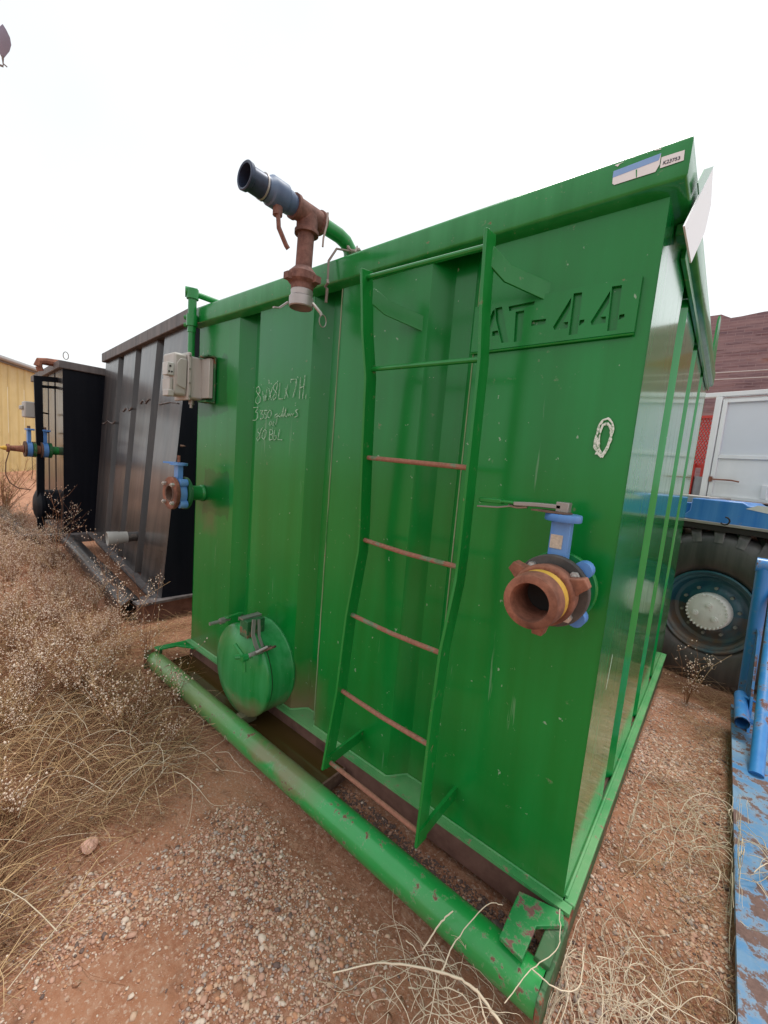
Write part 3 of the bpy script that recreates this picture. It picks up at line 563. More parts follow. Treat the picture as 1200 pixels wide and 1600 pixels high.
part('knockout', MB().tube([(-2.2955, -.226, 2.064), (-2.2935, -.226, 2.064)], .006, 10).tube([(-2.2955, -.232, 2.034), (-2.2935, -.232, 2.034)], .005, 10).tube([(-2.2955, -.217, 2.034), (-2.2935, -.217, 2.034)], .005, 10), M_dark, jb)
for z in (1.915, 1.99, 2.07, 2.145):
    part('cover_screw', MB().tube([(-2.290, -.118, z), (-2.284, -.118, z)], .006, 6), M_steel, jb)
part('drain_fitting', MB().tube([(-2.36, -.07, 1.905), (-2.36, -.07, 1.875)], .016, 12).tube([(-2.36, -.07, 1.875), (-2.36, -.07, 1.855)], .010, 6), M_steel, jb)
part('mounting_bracket', MB().box((-2.30, -.012, 1.90), (-2.20, -.006, 2.155)).box((-2.305, -.06, 1.890), (-2.20, -.006, 1.898)).box((-2.305, -.06, 2.150), (-2.20, -.006, 2.158)), M_gdark, jb)
part('mounting_bracket', MB().box((-2.315, -.040, 1.915), (-2.215, -.013, 2.145)), M_grey, jb, bevel=.004)
cx, cy = -2.385, -.068
part('conduit', MB().tube([(cx, cy, 2.16), (cx, cy, 2.30)], .020, 14).tube([(cx, cy, 2.30), (cx, cy, 2.51)], .024, 14), M_green, tank)
part('conduit_fitting', MB().tube([(cx, cy, 2.335), (cx, cy, 2.40)], .032, 12).tube([(cx-.045, cy-.02, 2.345), (cx, cy, 2.345)], .014, 8).tube([(cx-.045, cy-.02, 2.388), (cx, cy, 2.388)], .014, 8), M_green, tank)
part('conduit_elbow', MB().tube([(cx, cy, 2.49), (cx, cy, 2.545)], .034, 12).tube([(cx-.03, cy-.03, 2.53), (cx+.0, cy+.03, 2.53)], .03, 12), M_green, tank)
part('conduit', MB().tube([(cx, cy+.02, 2.525), (cx+.01, .5, 2.52)], .017, 12), M_green, tank)

# ---- pipe assembly over the rim
X0 = -1.222
M_rustm = rusty('weathered_rust', (.12, .055, .045), (.25, .125, .10))
pa = part('roof_pipe', MB().tube([(X0, .085, 2.43), (X0, .085, 2.51), (X0, .075, 2.545), (X0, .045, 2.567), (X0, .005, 2.575), (X0, -.12, 2.575)], .030, 20), M_green, tank, label='green elbow pipe from the roof carrying rusty fittings over the rim')
part('pipe_collar', MB().tube([(X0, .085, 2.44), (X0, .085, 2.505)], .042, 16), M_rustd, pa)
part('tee', MB().tube([(X0, -.095, 2.575), (X0, -.110, 2.575), (X0, -.111, 2.575), (X0, -.225, 2.575), (X0, -.226, 2.575), (X0, -.240, 2.575)], [.046, .046, .040, .040, .046, .046], 24).tube([(X0, -.168, 2.575), (X0, -.168, 2.515), (X0, -.168, 2.514), (X0, -.168, 2.50)], [.042, .042, .048, .048], 24), M_rustm, pa)
part('drop_pipe', MB().tube([(X0, -.170, 2.505), (X0, -.174, 2.36)], .033, 20), M_rustm, pa)
un = MB().tube([(X0, -.174, 2.372), (X0, -.174, 2.36), (X0, -.175, 2.345), (X0, -.175, 2.318), (X0, -.175, 2.305), (X0, -.175, 2.285)], [.036, .046, .060, .060, .046, .044], 20)
for k in range(3):
    a = radians(20+120*k); un.box((X0-.014, -.189, 2.31), (X0+.014, -.161, 2.335))
    vv = un.v[-8:]; un.v[-8:] = [(p_[0]+.062*cos(a), p_[1]+.062*sin(a), p_[2]) for p_ in vv]
part('union_nut', un, M_rustm, pa)
part('camlock', MB().tube([(X0, -.175, 2.29), (X0, -.175, 2.283), (X0, -.175, 2.278), (X0, -.176, 2.262), (X0, -.176, 2.257), (X0, -.176, 2.222), (X0, -.176, 2.218)], [.040, .045, .045, .043, .049, .049, .045], 24, cap=False).tube([(X0, -.176, 2.25), (X0, -.176, 2.2495)], .04, 20), M_alu, pa, label='aluminium camlock coupling pointing down')
part('camlock_arm', MB().bar([(X0-.035, -.215, 2.235), (X0-.05, -.245, 2.205), (X0-.052, -.27, 2.20)], .014, (1, 0, 0), .006), M_alu, pa)
part('camlock_arm', MB().bar([(X0+.040, -.15, 2.24), (X0+.065, -.125, 2.205), (X0+.068, -.122, 2.195)], .014, (0, 1, 0), .006), M_alu, pa)
part('pull_ring', MB().tube([(X0+.072+.003*cos(t), -.118+.016*cos(t), 2.175+.024*sin(t)) for t in np.linspace(0, 2*pi, 14)], .0022, 5, cap=False), M_steel, pa)
M_bluegrey = paint('blue_grey_coupling', (.06, .10, .19), .5, fade=.5, fadecol=(.14, .21, .33))
part('check_coupling', MB().tube([(X0, -.238, 2.575), (X0, -.255, 2.575), (X0, -.256, 2.575), (X0, -.275, 2.575), (X0, -.285, 2.575), (X0, -.345, 2.575), (X0, -.355, 2.572), (X0, -.370, 2.571)], [.036, .038, .041, .042, .050, .050, .043, .042], 28), M_bluegrey, pa, label='blue grey ball coupling on the end of the pipe')
part('hose_cuff', MB().lathe((X0, 0, 2.570), (0, -1, 0), [(.366, .036), (.369, .044), (.376, .042), (.43, .040), (.434, .046), (.448, .0475), (.451, .044), (.449, .038), (.385, .0355), (.385, .0)], 32), simple('dark_blue_cuff', (.035, .05, .09), .4, .3, scale=30, var=.6), pa)
part('coupling_band', MB().tube([(X0, -.374, 2.571), (X0, -.380, 2.571)], .0445, 28), M_alu, pa)
part('coupling_lever', MB().tube([(X0+.01, -.315, 2.53), (X0+.01, -.315, 2.50)], .018, 10).bar([(X0+.02, -.320, 2.505), (X0+.022, -.315, 2.455), (X0+.03, -.285, 2.405), (X0+.032, -.275, 2.395)], .018, (1, 0, 0), .007), M_rustm, pa)
part('rope', MB().tube([(X0+.035, .065, 2.53), (X0+.045, .04, 2.515), (X0+.03, -.03, 2.50), (X0+.02, -.062, 2.44), (X0+.03, -.068, 2.38), (X0+.028, -.066, 2.35)], .005, 6).tube([(X0+.03, -.07, 2.36), (X0+.04, -.075, 2.345), (X0+.02, -.07, 2.335), (X0+.032, -.07, 2.325), (X0+.03, -.07, 2.27)], .006, 6).tube([(X0+.04+.02*cos(t), .06+.03*sin(t), 2.525+.012*sin(2*t)) for t in np.linspace(0, 2*pi, 14)], .007, 6).tube([(X0+.06, .06, 2.54), (X0+.09, .03, 2.515), (X0+.11, .0, 2.48)], .004, 6), simple('weathered_rope', (.25, .20, .18), .9), pa)
part('rope', MB().tube([(X0+.048, -.105, 2.60), (X0+.05, -.11, 2.55), (X0+.045, -.118, 2.50), (X0+.046, -.12, 2.465)], .004, 6), simple('wire_tie', (.4, .33, .3), .8), pa)

# ---- drip trough between pipe and wall
m, nt, p = newmat('muddy_water'); nt.links.new(mixc(nt, texnoise(nt, 3, 4), (.055, .032, .010), (.085, .050, .016)), p.inputs['Base Color']); p.inputs['Roughness'].default_value = .07; M_mud = m
part('drip_pan', MB().box((-L_+.02, -.16, .2), (-.93, -.02, .208)).box((-.93, -.16, .2), (-.92, -.02, .258)).box((-L_+.02, -.166, .2), (-.93, -.16, .262)), M_rustd, tank)
wt = structure('muddy_water', MB().box((-L_+.022, -.160, .209), (-.931, -.0065, .240)), M_mud)
tag(wt)

# ---------------------------------------------------------------- black tanks
def lerp3(a, b_, t): return tuple(a[i]+(b_[i]-a[i])*t for i in range(len(a)))
bt = thing('black_tank', 'black steel tank with backward sloping ribbed front, next to the green tank', 'tank', (-4.9, 1.4, .19))
A, B = (-3.325, .179), (-6.373, .549); At, Bt = (-3.47, .445), (-6.47, .72); BZ0, BZ1 = .33, 2.76
dirx = Vector((B[0]-A[0], B[1]-A[1])); ln = dirx.length; dirx.normalize(); inn = Vector((-dirx.y, dirx.x)); 
if inn.y < 0: inn = -inn
def bplace(s, d, z):
    t = s/ln; k = (z-BZ0)/(BZ1-BZ0)
    x = (A[0]+(B[0]-A[0])*t)*(1-k)+(At[0]+(Bt[0]-At[0])*t)*k; y = (A[1]+(B[1]-A[1])*t)*(1-k)+(At[1]+(Bt[1]-At[1])*t)*k
    return (x+inn.x*d, y+inn.y*d, z)
bs = [(.67, .88), (1.41, 1.62), (2.13, 2.38)]
part('front_wall', sheet(grooves(ln, bs, .09, .03), BZ0, BZ1-.10, bplace, dents=.004), M_black, bt, ang=30, label='dull black front wall with chalky weathered streaks')
inn3 = Vector((inn.x, inn.y, 0))*2.4
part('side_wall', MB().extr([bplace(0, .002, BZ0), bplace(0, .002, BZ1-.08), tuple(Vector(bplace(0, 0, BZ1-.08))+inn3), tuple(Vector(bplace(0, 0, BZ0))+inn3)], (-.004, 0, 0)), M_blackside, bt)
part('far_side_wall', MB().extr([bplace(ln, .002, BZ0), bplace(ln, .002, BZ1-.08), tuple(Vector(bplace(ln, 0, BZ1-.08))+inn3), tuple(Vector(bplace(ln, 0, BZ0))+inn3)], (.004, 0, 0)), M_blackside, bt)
q = [Vector(bplace(-.03, -.05, BZ1)), Vector(bplace(ln+.03, -.05, BZ1)), Vector(bplace(ln+.03, 0, BZ1))+inn3, Vector(bplace(-.03, 0, BZ1))+inn3]
part('top_rim', MB().extr([p_-Vector((0, 0, .115)) for p_ in q], (0, 0, .115)), M_blackrim, bt, bevel=.008)
part('weld_patch', MB().tube([bplace(s_, -.004+(.0), z_) for s_, z_ in ((.1, 1.98), (.3, 2.0), (.62, 1.99))], .006, 6), M_blackrim, bt)
for s0, s1, z_ in ((.95, 1.25, 2.04), (1.56, 1.95, 1.98), (2.27, 3.0, 1.84)):
    part('weld_bead', MB().tube([bplace(s0+(s1-s0)*k/5, -.003, z_+.02*sin(k*1.9+s0)) for k in range(6)], .008, 6), M_blackrim, bt)
part('side_brace', MB().tube([(A[0]-.08, A[1]+.16, 1.62), (A[0]-.10, A[1]+1.2, 1.62)], .012, 8), M_rustd, bt)
part('base_flange', MB().extr([bplace(-.05, -.06, .33), bplace(ln+.02, -.06, .33), bplace(ln+.02, .02, .33), bplace(-.05, .02, .33)], (0, 0, -.02)), M_blackrim, bt)
part('base_flange', MB().extr([(A[0]+.06, -.02, .332), (A[0]+.08, 1.9, .332), (A[0]-.06, 1.9, .332), (A[0]-.06, -.02, .332)], (0, 0, -.02)), M_blackrim, bt)
part('base_beam', MB().extr([(A[0]+.02, .0, .31), (A[0]+.04, 1.9, .31), (A[0]-.02, 1.9, .31), (A[0]-.04, .0, .31)], (0, 0, -.14)), M_rustbeam, bt)
part('base_beam', MB().extr([bplace(0, .02, .312), bplace(ln, .02, .312), bplace(ln, .08, .312), bplace(0, .08, .312)], (0, 0, -.12)), M_rustbeam, bt)
p0, p1 = Vector((-3.44, .0, .235)), Vector((-6.5, .29, .235)); d_ = (p1-p0).normalized()
bp = MB().tube([p0, p0.lerp(p1, .33), p0.lerp(p1, .66), p1], .092, 24, cap=False).tube([p0, p0+d_*.15], .082, 24, cap=False)
part('skid_pipe', bp, M_blackpipe, bt, label='black skid pipe with open dark end')
part('pipe_end', MB().tube([p0+d_*.15, p0+d_*.151], .09, 24), M_dark, bt)
part('cross_beam', MB().extr([(-3.47, .06, .325), (-3.36, .06, .325), (-3.30, .19, .325), (-3.50, .22, .325)], (0, 0, -.02)).extr([(-6.36, .2, .325), (-6.5, .2, .325), (-6.52, .55, .325), (-6.36, .55, .325)], (0, 0, -.10)), M_blackrim, bt)
s_ = .95; b0 = Vector(bplace(s_, .0, .68)); nn = Vector((-inn.x, -inn.y, -.04)).normalized()
sc = part('outlet_pipe', MB().tube([b0-nn*.03, b0+nn*.10], .048, 16), M_blackpipe, bt)
part('pipe_coupling', MB().lathe(b0, nn, [(.08, .045), (.08, .056), (.15, .060), (.16, .064), (.24, .070), (.25, .070), (.252, .060), (.19, .056), (.19, .0)], 28), M_grey, sc, label='grey plastic coupling hanging open')

b2 = thing('black_tank', 'farther black tank with handrail post, twin blue valves and yellow building behind', 'tank', (-8.4, 1.6, .19))
x1 = -6.9; X2 = -9.6; s2 = .075      # front recedes slightly
def fy(x): return .335+(x1-x)*s2
def p2(s, d, z): x = x1-s; return (x, fy(x)+d, z)
part('front_wall', sheet(grooves(2.7, [(.55, .66), (1.15, 1.26), (1.75, 1.86), (2.2, 2.30)], .08, .02), .25, 2.56, p2, dents=.004), M_black, b2, ang=30)
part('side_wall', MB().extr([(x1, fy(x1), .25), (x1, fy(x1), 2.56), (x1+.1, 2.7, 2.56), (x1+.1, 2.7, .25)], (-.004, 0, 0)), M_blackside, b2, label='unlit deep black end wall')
part('top_rim', MB().extr([(x1+.03, fy(x1)-.05, 2.52), (X2, fy(X2)-.05, 2.52), (X2, 2.7, 2.52), (x1+.13, 2.7, 2.52)], (0, 0, .10)), M_blackrim, b2, bevel=.008)
part('roof_slab', MB().extr([(x1-.1, .9, 2.64), (x1-.1, 2.4, 2.72), (x1+.12, 2.4, 2.72), (x1+.12, .9, 2.64)], (0, 0, .05)).bar([(x1+.02, .75, 2.50), (x1+.06, 1.5, 2.66)], .06, (0, 0, 1), .01), M_blackside, b2)
part('top_hook', MB().tube([(x1+.03, fy(x1)+.03+.03*cos(t), 2.69+.05*sin(t)) for t in np.linspace(0, 2*pi, 12)], .006, 5), M_steel, b2)
part('base_flange', MB().extr([(x1+.05, fy(x1)-.06, .25), (X2, fy(X2)-.06, .25), (X2, fy(X2)+.02, .25), (x1+.05, fy(x1)+.02, .25)], (0, 0, -.03)), M_blackrim, b2)
part('skid', MB().box((x1-.5, -.18, .13), (x1+.02, .33, .26)).tube([(x1+.1, -.1, .20), (x1-2.8, .05, .20)], .09, 16), M_blackpipe, b2, bevel=.02)
lx, ly = -7.3, .155
part('handrail_post', MB().bar([(lx, ly, .25), (lx, ly+.01, 1.3), (lx, ly-.01, 2.38)], .085, (0, 1, 0), .03), M_blackside, b2)
part('handrail_arm', MB().bar([(lx, ly-.05, 2.37), (lx, fy(lx)+.05, 2.40)], .07, (0, 0, 1), .02), M_blackside, b2)
part('handrail_arm', MB().bar([(lx-.1, ly+.02, 2.28), (lx-.1, fy(lx)+.05, 2.30)], .04, (0, 0, 1), .02), M_blackside, b2)
for z_ in (1.65, 1.92): part('rung', MB().tube([(lx, ly, z_), (lx-.3, fy(lx)-.05, z_)], .012, 6), M_blackside, b2)
vz = 1.395
def farvalve(y, vx, nm):
    vv = part('butterfly_valve', MB().tube([(vx, y, vz), (vx, y-.06, vz)], .105, 20).box((vx-.04, y-.05, vz+.1), (vx+.04, y-.01, vz+.26)).box((vx-.09, y-.06, vz+.26), (vx+.09, y+.02, vz+.285)), M_blue, b2, bevel=.004, label=nm)
    part('flange', MB().tube([(vx, y-.062, vz), (vx, y-.082, vz)], .108, 20), M_rustd, vv)
    part('flange', MB().tube([(vx, y+.04, vz), (vx, y+.005, vz)], .108, 20), M_gdark, vv)
    part('stem', MB().tube([(vx, y-.03, vz+.285), (vx, y-.03, vz+.32)], .02, 6), M_rustd, vv)
vx = -7.3
farvalve(.245, vx, 'blue valve close to the black wall'); 
farvalve(.07, vx, 'blue valve at the outer end')
part('valve_pipe', MB().tube([(vx, fy(vx), vz), (vx, .28, vz)], .06, 14), M_green, b2)
part('valve_pipe', MB().tube([(vx, -.02, vz), (vx, -.04, vz), (vx, -.16, vz), (vx, -.165, vz), (vx, -.195, vz)], [.055, .045, .035, .055, .055], 14).tube([(vx, .16, vz), (vx, .11, vz)], .06, 12), M_rust, b2)
part('brass_cap', MB().tube([(vx, -.195, vz), (vx, -.22, vz), (vx, -.26, vz)], [.03, .03, .015], 10), M_yellow, b2)
part('hose', MB().tube([(vx, -.17, vz-.05), (vx, -.205, vz-.2), (vx, -.21, vz-.35), (vx, -.17, vz-.47), (vx, -.08, vz-.545), (vx, .05, vz-.565)], .007, 6).tube([(vx, .07, vz-.1), (vx, .075, vz-.3), (vx, .06, vz-.42)], .004, 5), M_rustd, b2)
part('manway', MB().lathe((-7.40, 0, .60), (0, -1, 0), [(-.40, .22), (-.20, .22), (-.19, .235), (-.15, .235), (-.14, .22), (-.11, .15), (-.10, 0)], 32), M_blackside, b2, label='black round manway hatch behind the post')
part('junction_box', MB().box((-7.55, .01, 1.83), (-7.35, .14, 2.05)).box((-7.5, -.03, 1.93), (-7.42, .01, 1.99)), M_grey, b2, bevel=.015)
part('roof_pipe', MB().tube([(-7.3, .42, 2.63), (-7.3, .25, 2.62), (-7.3, .17, 2.61), (-7.3, .15, 2.54)], .05, 10).tube([(-7.3, .18, 2.48), (-7.3, .16, 2.54)], .04, 8), M_rust, b2)

tag(part('red_block', MB().box((-6.05, -.08, .12), (-5.80, .10, .20)), M_rustbeam, bevel=.006), 'flat rusty red block lying under the black skid pipe', 'block')

# ---------------------------------------------------------------- yellow metal building
yb = thing('yellow_building', 'pale yellow ribbed metal building with grey eave, at the far left', 'building', (-22, 3, .1))
d = Vector((-.80, .60, 0)); nrm = Vector((.60, .80, 0))*1.0; o_ = Vector((-22.04, 3.0, 0)); eave = 4.02
M_yel = paint('yellow_cladding', (.56, .42, .17), .55, fade=.3, fadecol=(.62, .50, .26), streak=(6, 6, .7), dust=.35, dustz=(0, .8))
pm_ = None
for k in range(-6, 8):
    a = o_+d*(k*1.0)
    mb = MB(); pr = [(0, 0), (.06, .035), (.12, .035), (.18, 0), (.56, 0), (.62, .03), (.66, .03), (.72, 0), (.992, 0)]
    n2 = Vector((.6, .8, 0)); 
    vs_ = [a+d*s+n2*q_ for s, q_ in pr]
    for s_ in (0, 1): mb.v += [(p_.x, p_.y, .05 if s_ == 0 else eave) for p_ in vs_]
    n = len(vs_); mb.f = [(i, i+1, n+i+1, n+i) for i in range(n-1)]; mb.m = [0]*(n-1)
    part('wall_panel', mb, M_yel, yb, flat=True)
e0, e1 = o_-d*6.2, o_+d*8.2; n2 = Vector((.6, .8, 0))
mb = MB().extr([(e0+n2*.12)+Vector((0, 0, eave-.02)), (e0+n2*.12)+Vector((0, 0, eave+.20)), (e0-n2*5)+Vector((0, 0, eave+.52)), (e0-n2*5)+Vector((0, 0, eave-.02))], e1-e0)
part('roof', mb, simple('grey_roof', (.17, .15, .14), .6), yb)
part('gutter', MB().tube([(e0+n2*.18)+Vector((0, 0, eave+.10)), (e1+n2*.18)+Vector((0, 0, eave+.10))], .07, 8), simple('grey_gutter', (.30, .28, .27), .5), yb)

# ---------------------------------------------------------------- brick wall far right
m, nt, p = newmat('weathered_brick')
t = nt.nodes.new('ShaderNodeTexCoord'); mp = nt.nodes.new('ShaderNodeMapping'); mp.inputs['Rotation'].default_value = (radians(90), 0, 0); nt.links.new(t.outputs['Object'], mp.inputs[0])
bk = nt.nodes.new('ShaderNodeTexBrick'); nt.links.new(mp.outputs[0], bk.inputs['Vector']); bk.inputs['Scale'].default_value = 1
for k_, v_ in (('Brick Width', .34), ('Row Height', .075), ('Mortar Size', .006), ('Color1', (.23, .135, .145, 1)), ('Color2', (.15, .095, .115, 1)), ('Mortar', (.28, .21, .22, 1))): bk.inputs[k_].default_value = v_
cc = mixc(nt, ramp(nt, texnoise(nt, 1, 6, (.8, 1, 5), .7), .4, .62), bk.outputs['Color'], (.30, .20, .205))
cc = mixc(nt, ramp(nt, texnoise(nt, 1, 4, (.5, 1, 1.3), .5, (5, 0, 2)), .60, .66), cc, (.26, .10, .06))
nt.links.new(cc, p.inputs['Base Color']); p.inputs['Roughness'].default_value = .9; M_brick = m
bw = thing('brick_building', 'dark purplish brick building wall rising behind the white trailer', 'building', (0, 13, 0))
mb = MB(); nb = 60; xs_ = np.linspace(-3.5, 9, nb)
top = [6.12+.05*mnoise.noise(Vector((x*1.3, 0, 3)))+.03*sin(x*2) + (.12 if x < -.45 else 0) for x in xs_]
for y_ in (13.0, 13.4):
    for x_, z_ in zip(xs_, top): mb.v += [(x_, y_, -.1), (x_, y_, z_)]
for i in range(nb-1):
    mb.f += [(2*i, 2*i+2, 2*i+3, 2*i+1), (2*nb+2*i, 2*nb+2*i+1, 2*nb+2*i+3, 2*nb+2*i+2), (2*i+1, 2*i+3, 2*nb+2*i+3, 2*nb+2*i+1)]; mb.m += [0]*3
part('wall', mb, M_brick, bw, flat=True)
# rough proud courses
rr = random.Random(3); mb = MB()
for i in range(260):
    z_ = rr.uniform(3.2, 6.0); x_ = rr.uniform(-1.6, 3.0); w_ = rr.uniform(.15, .7); mb.box((x_, 13.0-rr.uniform(.003, .012), z_), (x_+w_, 13.01, z_+.035))
part('proud_course', mb, M_brick, bw, flat=True, kind='stuff')
for z_ in (4.62, 4.45): tag(part('overhead_wire', MB().tube([(-4, 12.4, z_-.06), (1, 12.4, z_-.03), (6, 12.4, z_+.08)], .012, 5), simple('pale_wire', (.5, .47, .46), .6)), 'thin pale wire strung across the brick wall, %s of the two' % ('upper' if z_ > 4.5 else 'lower'), 'wire', 'wires across the brick wall')

# ---------------------------------------------------------------- machine with the big wheel (local frame: x right, y away)
TH = radians(-15)
mc = thing('field_truck', 'blue truck chassis with a big lugged tyre beyond the green tank', 'truck', (.23, 2.965, 0), TH)
M_tyre = paint('tyre_rubber', (.028, .027, .028), .5, .3, .35, fade=.6, fadecol=(.09, .08, .075), dust=.8, dustz=(-.75, -.2), dustcol=(.12, .08, .06), bump=.1)
M_teal = paint('dark_teal_rim', (.018, .085, .125), .4, .3, .2, fade=.6, fadecol=(.04, .14, .18), dust=.9, dustz=(-.34, -.16), dustcol=(.22, .11, .05))
M_hub = paint('chalky_white_hub', (.74, .73, .68), .7, rust=.25, rustscale=22, fade=.3)
M_bbody = paint('body_blue_paint', (.035, .19, .58), .4, .3, .15, fade=.6, fadecol=(.10, .30, .66), rust=.15)
wc = Vector((0, 0, .635)); TR = .69
wh = bpy.data.objects.new('wheel', None); COL.objects.link(wh); wh.parent = mc; wh.location = wc; wh.empty_display_size = .1
def lp(name, mb, mat, parent=wh, **k): return part(name, mb, mat, parent, local=True, **k)
lp('tyre', MB().lathe((0, 0, 0), (0, 1, 0), [(.03, .335), (-.005, .345), (-.035, .38), (-.05, .46), (-.048, .55), (-.025, .61), (.02, .645), (.09, .655), (.35, .655), (.42, .62), (.45, .5), (.42, .36), (.38, .335)], 72), M_tyre, ang=60)
lugm = MB()
lugm.add([(-.028, -.047, .575), (.035, -.045, .575), (.028, -.020, .640), (-.040, -.020, .640), (-.055, .02, TR-.008), (.022, .02, TR-.008), (-.085, .22, TR), (-.165, .22, TR), (-.055, .02, .648), (.022, .02, .648), (-.085, .22, .650), (-.165, .22, .650), (-.02, -.02, .60), (.02, -.02, .60)],
         [(0, 1, 2, 3), (3, 2, 5, 4), (4, 5, 6, 7), (2, 1, 13, 9, 5), (0, 3, 4, 8, 12), (5, 9, 10, 6), (4, 7, 11, 8), (7, 6, 10, 11)])
M_lug = paint('tread_rubber', (.045, .043, .043), .5, .3, .3, fade=.8, fadecol=(.14, .125, .115), bump=.1)
lugm2 = MB(); lugm2.add([(p_[0]*-1+.09, .42-p_[1], p_[2]) for p_ in lugm.v], lugm.f)
base = None; base2 = None
for k in range(26):
    for j, lm in enumerate((lugm, lugm2)):
        if k == 0:
            o = lp('tread_lug', lm, M_lug, flat=True)
            bv = o.modifiers.new('bevel', 'BEVEL'); bv.width = .006; bv.segments = 2
            if j == 0: base = o
            else: base2 = o
        else:
            o = (base if j == 0 else base2).copy(); COL.objects.link(o); o.parent = wh
        o.rotation_euler = (0, 2*pi*(k+.5*j)/26, 0)
lp('rim', MB().lathe((0, 0, 0), (0, 1, 0), [(.03, .338), (-.012, .336), (-.016, .325), (-.008, .312), (.015, .305), (.02, .29), (.03, .283), (.07, .278), (.10, .265), (.11, .24), (.10, .21), (.08, .19), (.075, .16), (.075, .0)], 72), M_teal, ang=40)
lp('hub', MB().lathe((0, 0, 0), (0, 1, 0), [(.09, .150), (.02, .150), (.0, .148), (-.012, .140), (-.020, .130), (-.022, .0)], 60), M_hub, ang=40)
for k in range(30):
    a = 2*pi*k/30; o = lp('hub_stud', MB().tube([(.137*cos(a), -.016, .137*sin(a)), (.137*cos(a), -.028, .137*sin(a))], .008, 6), M_hub) if k == 0 else None
    if k == 0: hs = o
    else:
        o = hs.copy(); COL.objects.link(o); o.parent = wh; o.rotation_euler = (0, a, 0)
for a, r_ in ((80, .06), (200, .08), (325, .075)):
    a = radians(a); lp('hub_boss', MB().tube([(r_*cos(a), -.02, r_*sin(a)), (r_*cos(a), -.032, r_*sin(a))], .022, 14).tube([(r_*cos(a), -.032, r_*sin(a)), (r_*cos(a), -.038, r_*sin(a))], .012, 8), M_hub)
for k in range(10):
    a = 2*pi*(k+.35)/10; lp('wheel_nut', MB().tube([(.195*cos(a), .075, .195*sin(a)), (.195*cos(a), .045, .195*sin(a))], .013, 6), simple('nut', (.3, .29, .27), .5, .5) if k == 0 else bpy.data.materials['nut'])
# blue body above the wheel
def lbox(name, x0, x1, y0, y1, z0, z1, mat, parent=mc, **k): return part(name, MB().box((x0, y0, z0), (x1, y1, z1)), mat, parent, local=True, **k)
part('mudguard', MB().extr([(-.30, 0, 1.372), (-.24, 0, 1.44), (-.235, 0, 1.545), (.10, 0, 1.545), (.13, 0, 1.525), (.35, 0, 1.505), (1.2, 0, 1.49), (1.2, 0, 1.30), (.6, 0, 1.305)], (0, .5, 0)), M_bbody, mc, bevel=.008, local=True)
lbox('side_panel', -.9, -.25, .10, .6, 1.40, 1.50, M_bbody, bevel=.006)
lbox('deck_edge', -1.1, -.16, .15, .7, 1.50, 1.56, simple('dirty_white_edge', (.42, .38, .35), .7, var=.4, scale=8), bevel=.004)
lbox('rail_strip', -1.1, 1.2, -.03, .0, 1.345, 1.368, simple('worn_rail', (.36, .33, .31), .5, .2, var=.4, scale=9), bevel=.004)
lbox('rail_strip', -1.1, 1.2, -.02, .3, 1.30, 1.342, M_dark)
lbox('chassis_beam', -1.4, 1.6, .55, .75, .95, 1.30, M_dark)
lbox('axle', -.12, .12, .1, .9, .53, .75, M_dark)
part('hook', MB().tube([(.02+.03*cos(t), -.05, 1.39+.03*sin(t)) for t in np.linspace(-2.5, 1.6, 9)], .006, 6), M_dark, mc, local=True)
wpn = part('white_patch', MB().extr([(.12, -.0025, 1.50), (.19, -.0025, 1.535), (1.2, -.0025, 1.49), (1.2, -.0025, 1.45), (.3, -.0025, 1.475)], (0, .002, 0)), simple('white_bare', (.7, .69, .68), .5), mc, local=True)

wt_ = thing('white_cabin', 'white panelled door frame standing behind the blue truck body', 'cabin', (.23, 2.965, 0), TH)
M_wp = paint('white_cabin_paint', (.80, .80, .81), .45, fade=.3, fadecol=(.86, .86, .86), rust=.03, bump=.02)
M_wd = simple('pale_panel', (.66, .68, .73), .4, var=.05, scale=3)
Y8 = .8
lbox('top_rail', -1.6, 2.0, Y8-.03, Y8+.03, 2.505, 2.545, M_wp, wt_, bevel=.003)
lbox('frame_post', -.428, -.378, Y8-.04, Y8+.04, 1.52, 2.502, M_wp, wt_, bevel=.004)
lbox('door_frame', -.370, -.335, Y8-.03, Y8+.02, 1.545, 2.475, M_wp, wt_, bevel=.003)
lbox('door_frame', -.334, 1.4, Y8-.03, Y8+.02, 2.445, 2.475, M_wp, wt_, bevel=.003)
lbox('door_frame', -.334, 1.4, Y8-.028, Y8+.02, 1.925, 1.960, M_wp, wt_, bevel=.003)
lbox('door_frame', -.334, 1.4, Y8-.03, Y8+.02, 1.545, 1.575, M_wp, wt_, bevel=.003)
lbox('door_frame', .02, .06, Y8-.029, Y8+.02, 1.576, 1.70, M_wp, wt_, bevel=.003)
lbox('door_panel', -.334, 1.4, Y8, Y8+.012, 1.961, 2.444, M_wd, wt_)
lbox('door_panel', -.334, 1.4, Y8-.008, Y8+.008, 1.576, 1.924, M_wp, wt_)
lbox('cabin_shell', -.42, 2.0, Y8+.04, Y8+1.2, 1.56, 2.50, M_wp, wt_)
lbox('cabin_floor', -1.6, 2.0, Y8-.05, Y8+1.4, 1.475, 1.518, M_steel, wt_)
part('door_latch', MB().tube([(-.36, Y8-.045, 1.725), (-.20, Y8-.045, 1.725), (-.14, Y8-.05, 1.715)], .007, 6).box((-.37, Y8-.05, 1.70), (-.35, Y8-.03, 1.75)), M_rust, wt_, local=True)

